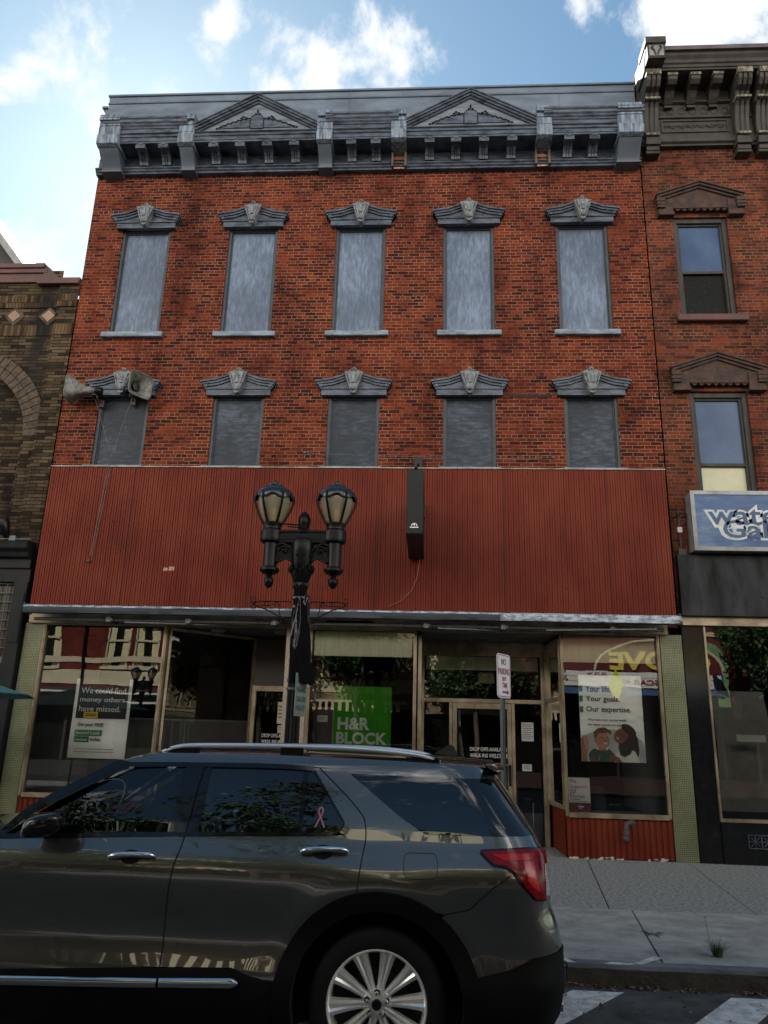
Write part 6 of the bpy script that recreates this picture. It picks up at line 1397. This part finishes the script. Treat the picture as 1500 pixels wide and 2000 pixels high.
        for k in range(5):
            a = math.radians(90+72*k); x_, z_ = .058*math.cos(a), .058*math.sin(a)
            rc_ = MB(); rc_.lathe([(.0, .0345), (.0175, .0345), (.0175, .05)], x_, z_, 12, tf=tfw); nut_rec = (nut_rec if k else []) + [rc_]
            lg = MB(); lg.lathe([(0, .006), (.008, .008), (.0105, .014), (.0115, .04)], x_, z_, 8, tf=tfw); lg.build('wheel_nut', CHROME, ty, smooth=40)
        pass
        q_ = MB()
        for r_ in nut_rec: q_.add(r_.v, r_.f)
        q_.build('nut_recess', GAP, ty)
# roof skin
def rtopz(x): return float(np.interp(x, [-1.99, -1.86, -1.75, -1.3, -.93, -.17, .17, .38], [1.650, 1.684, 1.704, 1.710, 1.710, 1.695, 1.682, 1.668]))
m = MB()
def rf(a, b):
    x = -1.99+2.42*a; h = rtopz(x); w = Pt(x, h)[1]; y = (2*b-1); return (x, CY+y*w, h+RZ+.045*(1-abs(y)**2.2))
m.grid(rf, 40, 24); m.build('roof', PAINTC, car, smooth=60, rec=False)
m = MB()
def sp_(a, b):
    y = 2*b-1; w = .74*(1-.0*a); x = .36+.14*a-.05*abs(y)**3*a; top = 1.668+RZ+.045*(1-abs(y)**2.2)-.028*a
    return (x, CY+y*(w-.06*a), top)
m.grid(sp_, 6, 24)
def sp2(a, b):
    y = 2*b-1; x1, y1, z1 = sp_(1, b); return (x1-.16*a, y1, z1-.014*a-.01*(a > 0))
m.grid(sp2, 3, 24); m.build('spoiler', PAINTC, car, smooth=50, rec=False)
m = MB(); m.grid(lambda a, b: (.34+.33*a**.9, CY+(2*b-1)*(.50+.10*a), 1.61+RZ-.33*a), 6, 10); m.build('rear_screen', TGLASS, car, smooth=60, rec=False)
m = MB(); m.grid(lambda a, b: (-2.72+.78*a, CY+(2*b-1)*(.80-.11*a), 1.15+RZ+.50*a+.05*(1-(2*b-1)**2)+.02*math.sin(a*PI)), 12, 14); m.build('windscreen', FGLASS, car, smooth=60, rec=False)
m = MB()
def hood(a, b):
    x = -2.66-1.5*a; ez = float(np.interp(x, [-4.2, -4.1, -3.8, -3.4, -3.0, -2.62], [.96, 1.0, 1.06, 1.12, 1.155, 1.182])); w = Pt(x, ez)[1]-.004; y = 2*b-1
    return (x, CY+y*w, ez+RZ+.055*(1-abs(y)**2.5)+.02*math.exp(-((abs(y)-.62)/.1)**2))
m.grid(hood, 26, 30); m.build('bonnet', PAINTC, car, smooth=60, rec=False)
m = MB(); m.grid(lambda a, b: (-4.27+.02*(2*b-1)**2-.0+.25*(2*b-1)**4, CY+(2*b-1)*.82, .28+.72*a+RZ), 10, 20); fb = m.build('front_bumper', PAINTC, car, smooth=60, rec=False)
m = MB(); m.prism([(CY-.62, .62+RZ), (CY+.62, .62+RZ), (CY+.70, .93+RZ), (CY-.70, .93+RZ)], -4.30, -4.2, tf=lambda v: (v[1], v[0], v[2])); m.build('grille', GLOSSB, fb)
for s_ in (-1, 1): MB().box(-4.27, -4.02, CY+s_*.80-.09, CY+s_*.80+.09, .78+RZ, .92+RZ).build('headlight', MATS['clear_lens'], car, bevel=.03, smooth=50)
m = MB(); m.box(-4.1, .62, CY-.66, CY+.66, .22+RZ, 1.0+RZ); m.box(-2.7, -.95, CY-.90, CY+.90, .24+RZ, .5+RZ); m.box(-2.55, .3, CY-.84, CY+.84, .5+RZ, .95+RZ) if False else None
m.build('underbody', GAP, car)
m = MB(); m.add([(-.55, CY-.72, 1.6+RZ), (-.55, CY+.72, 1.6+RZ), (-.55, CY+.86, 1.0+RZ), (-.55, CY-.86, 1.0+RZ)], [(0, 1, 2, 3)]); m.box(-2.7, -.5, CY-.9, CY+.9, .96+RZ, 1.0+RZ); m.build('cabin_lining', BLACKM, car)
for s_ in (-1, 1):
    st_ = MB(); cy_ = CY+s_*.38
    st_.box(-1.75, -1.62, cy_-.25, cy_+.25, .9+RZ, 1.42+RZ); st_.build('seat', mat('dark_leather', (.03, .028, .026), rough=.5), car, bevel=.05, smooth=50)
    MB().box(-1.71, -1.62, cy_-.13, cy_+.13, 1.43+RZ, 1.60+RZ).build('headrest', MATS['dark_leather'], car, bevel=.035, smooth=50)
m = MB(); m.tube([(-2.28+.06*math.sin(a)*0+.05*math.sin(a), CY+.38+.19*math.cos(a), 1.13+RZ+.18*math.sin(a)) for a in np.linspace(0, 2*PI, 25)], .014, 8); m.build('steering_wheel', BLACKM, car)
m = MB(); m.prism([(.02, 1.74+RZ), (.20, 1.72+RZ), (.165, 1.80+RZ), (.13, 1.805+RZ)], CY-.025, CY+.025); m.build('antenna_fin', PAINTC, car, bevel=.006)
# awareness ribbon on the quarter window
m = MB(); c0 = (-.665, 1.355)
loop = smooth_path([(-.028, -.05), (-.010, -.012), (.012, .03), (.010, .052), (0, .060), (-.010, .052), (-.012, .03), (.010, -.012), (.028, -.05)], 4)
ribbon(m, [(c0[0]+x*1.0, c0[1]+z*1.0) for x, z in loop], .010, .004, -1); m.build('window_decal', mat('pink_decal', (.42, .17, .20), rough=.5), car, rec=False)
m = MB(); m.tube([(.55, CY-.55, .33+RZ), (.80, CY-.55, .33+RZ)], .032, 12); m.build('exhaust_tip', CHROME, car, smooth=40)

# ================================================================== OPPOSITE SIDE OF THE STREET (seen in reflections)
OY = -6.5
CREAM = mat('cream_stone_trim', (.62, .56, .40), (.52, .46, .32), rough=.8)
CURT = mat('pleated_cream_curtain', (.70, .66, .42), (.50, .46, .26), rough=.9, scale=(30, 1, .3), ns=1)
OGL = mat('opposite_dark_glass', (.010, .011, .010), (.006, .006, .006), rough=.3, spec=.1)
def oppbuilding(x0, x1, h, bm_, label, wins, belts, shop):
    t = thing('shop_building', ((x0+x1)/2, OY, 0), label, 'building')
    hol = [(a, b, c, d) for a, b, c, d in wins]
    m = MB(); 
    # facade facing +Y
    xs = sorted({x0, x1, *[w[0] for w in hol], *[w[1] for w in hol]}); zs = sorted({3.6, h, *[w[2] for w in hol], *[w[3] for w in hol]})
    for i in range(len(xs)-1):
        for j in range(len(zs)-1):
            cx_, cz_ = (xs[i]+xs[i+1])/2, (zs[j]+zs[j+1])/2
            if any(w[0] < cx_ < w[1] and w[2] < cz_ < w[3] for w in hol): continue
            m.add([(xs[i], OY, zs[j]), (xs[i+1], OY, zs[j]), (xs[i+1], OY, zs[j+1]), (xs[i], OY, zs[j+1])], [(0, 1, 2, 3)])
    m.add([(x0, OY, 0), (x0, -22, 0), (x0, -22, h), (x0, OY, h)], [(0, 1, 2, 3)]); m.add([(x1, OY, 0), (x1, -22, 0), (x1, -22, h), (x1, OY, h)], [(0, 1, 2, 3)]); m.add([(x0, OY-.3, h-.1), (x1, OY-.3, h-.1), (x1, -22, h-.1), (x0, -22, h-.1)], [(0, 1, 2, 3)])
    m.build('wall', bm_, t, rec=False)
    for a, b, c, d in hol:
        f = MB(); y = OY-.12
        f.box(a, a+.07, y, OY-.02, c, d); f.box(b-.07, b, y, OY-.02, c, d); f.box(a, b, y, OY-.02, d-.07, d); f.box(a, b, y, OY-.02, (c+d)/2-.04, (c+d)/2+.04); f.box(a-.08, b+.08, OY-.1, OY+.10, c-.14, c)
        fo = f.build('window', CREAM, t)
        g = MB(); g.box(a+.07, b-.07, y-.02, y, c, d); g.build('pane', OGL, fo)
        k = MB(); w = (b-a-.14); k.box(a+.07, a+.07+w*.33, y+.005, y+.02, c, d-.07); k.box(b-.07-w*.30, b-.07, y+.005, y+.02, c, d-.07); k.build('curtain', CURT, fo)
    m = MB()
    for za, zb_ in belts: m.box(x0, x1, OY-.02, OY+.06, za, zb_)
    m.box(x0, x1, OY, OY+.4, h-.5, h+.1); m.build('belt_course', CREAM, t)
    s_ = MB(); s_.box(x0, x1, OY-.3, OY-.02, 0, .6); s_.mi = 1; s_.box(x0, x1, OY-.3, OY-.2, .6, 3.0); s_.mi = 2; s_.box(x0, x1, OY-.3, OY+.05, 3.0, 3.6)
    s_.mi = 0; x = x0
    while x < x1: s_.box(x, x+.12, OY-.3, OY, .6, 3.0); x += 2.1
    s_.build('shopfront', [mat(shop[0]+'_paint', shop[1], rough=.6), OGL, mat(shop[0]+'_fascia', shop[2], rough=.6)], t); return t
oppbuilding(-40, -17.9, 9, BR_OPP2, 'two storey buff brick building far along the opposite side', [(-38+3*k, -36.8+3*k, 4.6, 6.8) for k in range(6)], [(4.1, 4.3)], ('far_shop', (.2, .2, .18), (.3, .3, .26)))
A = oppbuilding(-17.9, -9.2, 8.4, BR_OPP, 'dark maroon brick building with cream bands across the street', [(-17.5, -16.4, 4.55, 6.9), (-14.35, -13.25, 4.55, 6.9), (-13.05, -11.95, 4.55, 6.9), (-10.9, -9.8, 4.55, 6.9)], [(4.72, 4.98), (3.75, 4.35), (7.2, 7.4)], ('dark_shop', (.03, .03, .03), (.025, .025, .025)))
m = MB(); m.tube([(-15.2, OY+.12, 3.6), (-15.2, OY+.12, 7.6)], .06, 8); m.build('downpipe', BLACKM, A)
m = MB(); m.box(-17.9, -9.2, OY+.0, OY+.5, 3.40, 3.46); m.box(-17.9, -9.2, OY+.0, OY+.9, 3.02, 3.10); m.build('canopy_edge', WHITET, A)
B = oppbuilding(-9.2, 3.4, 8.2, BR_OPP2, 'buff brick building with yellow framed windows across the street behind the trees', [(-8.6+1.95*k, -7.6+1.95*k, 4.5, 6.9) for k in range(6)], [(3.7, 4.2), (7.2, 7.5)], ('brown_shop_b', (.03, .022, .014), (.25, .2, .13)))
m = MB(); m.box(-9.2, -1.0, OY, OY+1.0, 3.2, 3.3)
for k in range(30): m.box(-9.2+.27*k, -9.08+.27*k, OY+.95, OY+1.0, 2.85, 3.2)
m.build('canopy_edge', CREAM, B)
C_ = oppbuilding(3.4, 13.2, 8.6, mat('maroon_stucco', (.16, .03, .03), (.12, .022, .022), rough=.8), 'maroon theatre building with illuminated style marquee across the street', [(4.2, 5.2, 6.7, 7.9), (6.6, 7.6, 6.7, 7.9), (9, 10, 6.7, 7.9)], [(6.3, 6.5)], ('theatre_shop', (.035, .012, .010), (.05, .012, .012)))
D = oppbuilding(13.2, 34, 7.9, BR_OPP, 'red brick building with yellow framed windows past the theatre', [(13.9+1.9*k, 15.1+1.9*k, 4.8, 6.9) for k in range(9)], [(4.2, 4.6), (7.1, 7.3)], ('brown_shop', (.05, .02, .012), (.15, .10, .05)))
oppbuilding(34, 66, 9, BR_OPP2, 'long buff brick block at the far right end of the opposite side', [(35+3*k, 36.4+3*k, 4.6, 6.8) for k in range(10)], [(4.1, 4.3)], ('end_shop', (.2, .2, .18), (.12, .12, .1)))
oppbuilding(66, 120, 12, BR_OPP, 'tall plain maroon block closing the view at the far right of the opposite side', [(68+4*k, 70+4*k, 4.6, 6.8) for k in range(12)], [(4.1, 4.3)], ('last_shop', (.2, .2, .18), (.12, .12, .1)))
t = thing('theatre_marquee', (8.1, OY+1.3, 3.7), 'theatre marquee with large yellow letters on a maroon arch across the street', 'marquee')
MY = -4.6
YEL = mat('yellow_sign_paint', (.75, .60, .12), (.7, .52, .1), rough=.5); BLU = mat('blue_sign_paint', (.05, .13, .28), rough=.5); MARQ = mat('maroon_sign', (.13, .02, .02), rough=.5); WB = mat('white_letter_board', (.78, .78, .74), (.7, .7, .66), rough=.5)
m = MB(); m.prism([(5.1, 3.75), (11.1, 3.75), (11.1, 4.12), (5.1, 4.12)], OY, MY); m.build('canopy', BLU, t)
m = MB(); m.box(5.2, 11.0, MY, MY+.05, 4.02, 4.62); m.build('letter_board', WB, t)
arcp = [(4.3, 4.65)]+[(8.95+2.5*math.cos(a), 4.65+1.25*math.sin(a)) for a in np.linspace(PI, 0, 20)]+[(9.7, 4.65)]
m = MB(); m.prism(arcp[1:-1], MY-.3, MY); ap = m.build('arch', MARQ, t)
m = MB(); m.tube([(x, MY, z) for x, z in arcp[1:-1]], .06, 8); m.build('arch_edge', CREAM, ap)
m = MB(); m.text('GLOVE', backf(10.95, MY+.01, 4.70), w=3.9, h=.72, bold=.04, depth=.08); m.build('lettering', YEL, ap)
m = MB(); m.text('OSCAR KIDS', backf(9.25, MY+.06, 4.12), w=2.2, h=.22, bold=.015, depth=.02); m.text('JULY', backf(6.9, MY+.06, 4.38), w=.8, h=.17, bold=.01, depth=.02)
for z in (4.0, 4.2, 4.4): m.box(5.2, 11.0, MY+.051, MY+.056, z, z+.012)
m.build('letters', mat('red_letters', (.25, .01, .02), rough=.5), t)
m = MB(); m.prism([(7.25, 3.55), (7.55, 4.05), (7.45, 4.35), (7.25, 4.70), (7.05, 4.35), (6.9, 4.05), (7.05, 3.65)], MY+.2, MY+.26); m.build('yellow_ornament', mat('lime_yellow', (.80, .85, .02), rough=.4), t)
t = thing('theatre_sign', (11.4, OY+1.0, 3.7), 'green arched board with blue and yellow panels across the street beside the theatre marquee', 'sign')
arcp = [(10.4, 3.4), (10.4, 5.1)]+[(11.2+.8*math.cos(a), 5.1+.8*math.sin(a)) for a in np.linspace(PI, 0, 12)]+[(12.0, 3.4)]
MB().prism(arcp, OY, -5.6).build('board', mat('pale_green_paint', (.20, .34, .17), rough=.6), t)
m = MB(); m.box(10.5, 11.75, -5.6, -5.5, 3.8, 5.2); m.build('blue_panel', BLU, t); m = MB(); m.box(10.55, 11.2, -5.5, -5.46, 4.9, 5.15); m.box(11.4, 11.7, -5.5, -5.46, 4.8, 5.08); m.build('yellow_panel', YEL, t); MB().box(10.55, 11.65, -5.5, -5.47, 4.05, 4.72).build('letter_board', WB, t)
street_lamp(-11.2, -3.05, 'black twin street lamp across the street, reflected in the left shop window', dress=False)
# trees on the far pavement
LEAF = [mat('leaf_green', (.035, .075, .018), (.055, .11, .03), rough=.55), mat('leaf_dark_green', (.02, .045, .012), (.03, .06, .015), rough=.6)]
BARK = mat('tree_bark', (.07, .055, .04), (.03, .024, .018), rough=.95, scale=(8, 8, 2), bmp=.8)
def tree(px, py, h, R_, seed, label):
    random.seed(seed); t = thing('street_tree', (px, py, 0), label, 'tree', 'trees along the opposite pavement')
    m = MB(); m.tube([(px, py, 0), (px+.05, py, 1.2), (px-.03, py+.03, h*.42)], [.16, .12, .09], 10); tips = []
    for k in range(13):
        a = random.uniform(0, 2*PI); r = R_*random.uniform(.4, .9); z0 = h*random.uniform(.34, .5); z1 = h*random.uniform(.5, .95)
        mid = (px+.45*r*math.cos(a), py+.45*r*math.sin(a), (z0+z1)/2+.15); e = (px+r*math.cos(a+.3), py+r*math.sin(a+.3), z1); m.tube([(px, py, z0-.3), mid, e], [.06, .04, .015], 6); tips += [mid, e]
    m.build('trunk', BARK, t, smooth=50); m = MB(); cl_ = [(p[0]+random.gauss(0, .35), p[1]+random.gauss(0, .35), p[2]+random.gauss(0, .3), random.uniform(.45, .85)) for p in tips for _ in range(3)]
    for i in range(13000):
        c = random.choice(cl_); v = Vector((random.gauss(0, 1), random.gauss(0, 1), random.gauss(0, .8))); v = v.normalized()*c[3]*random.uniform(.45, 1.05)
        p = Vector(c[:3])+v; a_ = Vector((random.gauss(0, 1), random.gauss(0, 1), random.gauss(0, 1))).normalized(); b_ = a_.cross(Vector((random.gauss(0, 1), random.gauss(0, 1), random.gauss(0, 1)))).normalized(); s_ = random.uniform(.07, .12)
        m.mi = random.choice((0, 0, 1)); m.add([p-a_*s_, p+b_*s_*.5, p+a_*s_, p-b_*s_*.5], [(0, 1, 2, 3)])
    m.build('crown', LEAF, t, rec=False)
tree(-3.0, -4.6, 9.0, 2.6, 21, 'leafy young street tree across the street opposite the middle shop window')
tree(13.6, 8.6, 7.5, 2.7, 25, 'leafy street tree added out of view on the near side pavement to darken a glass reflection')  # unseen tree, added so the angled entrance glass reflects dark foliage
tree(-7.4, -4.7, 8.4, 2.2, 24, 'leafy young street tree across the street between the maroon and buff buildings')
tree(13.2, -4.0, 7.6, 2.4, 22, 'leafy young street tree across the street past the theatre')
tree(1.9, -4.6, 8.6, 2.5, 23, 'leafy young street tree across the street left of the theatre')
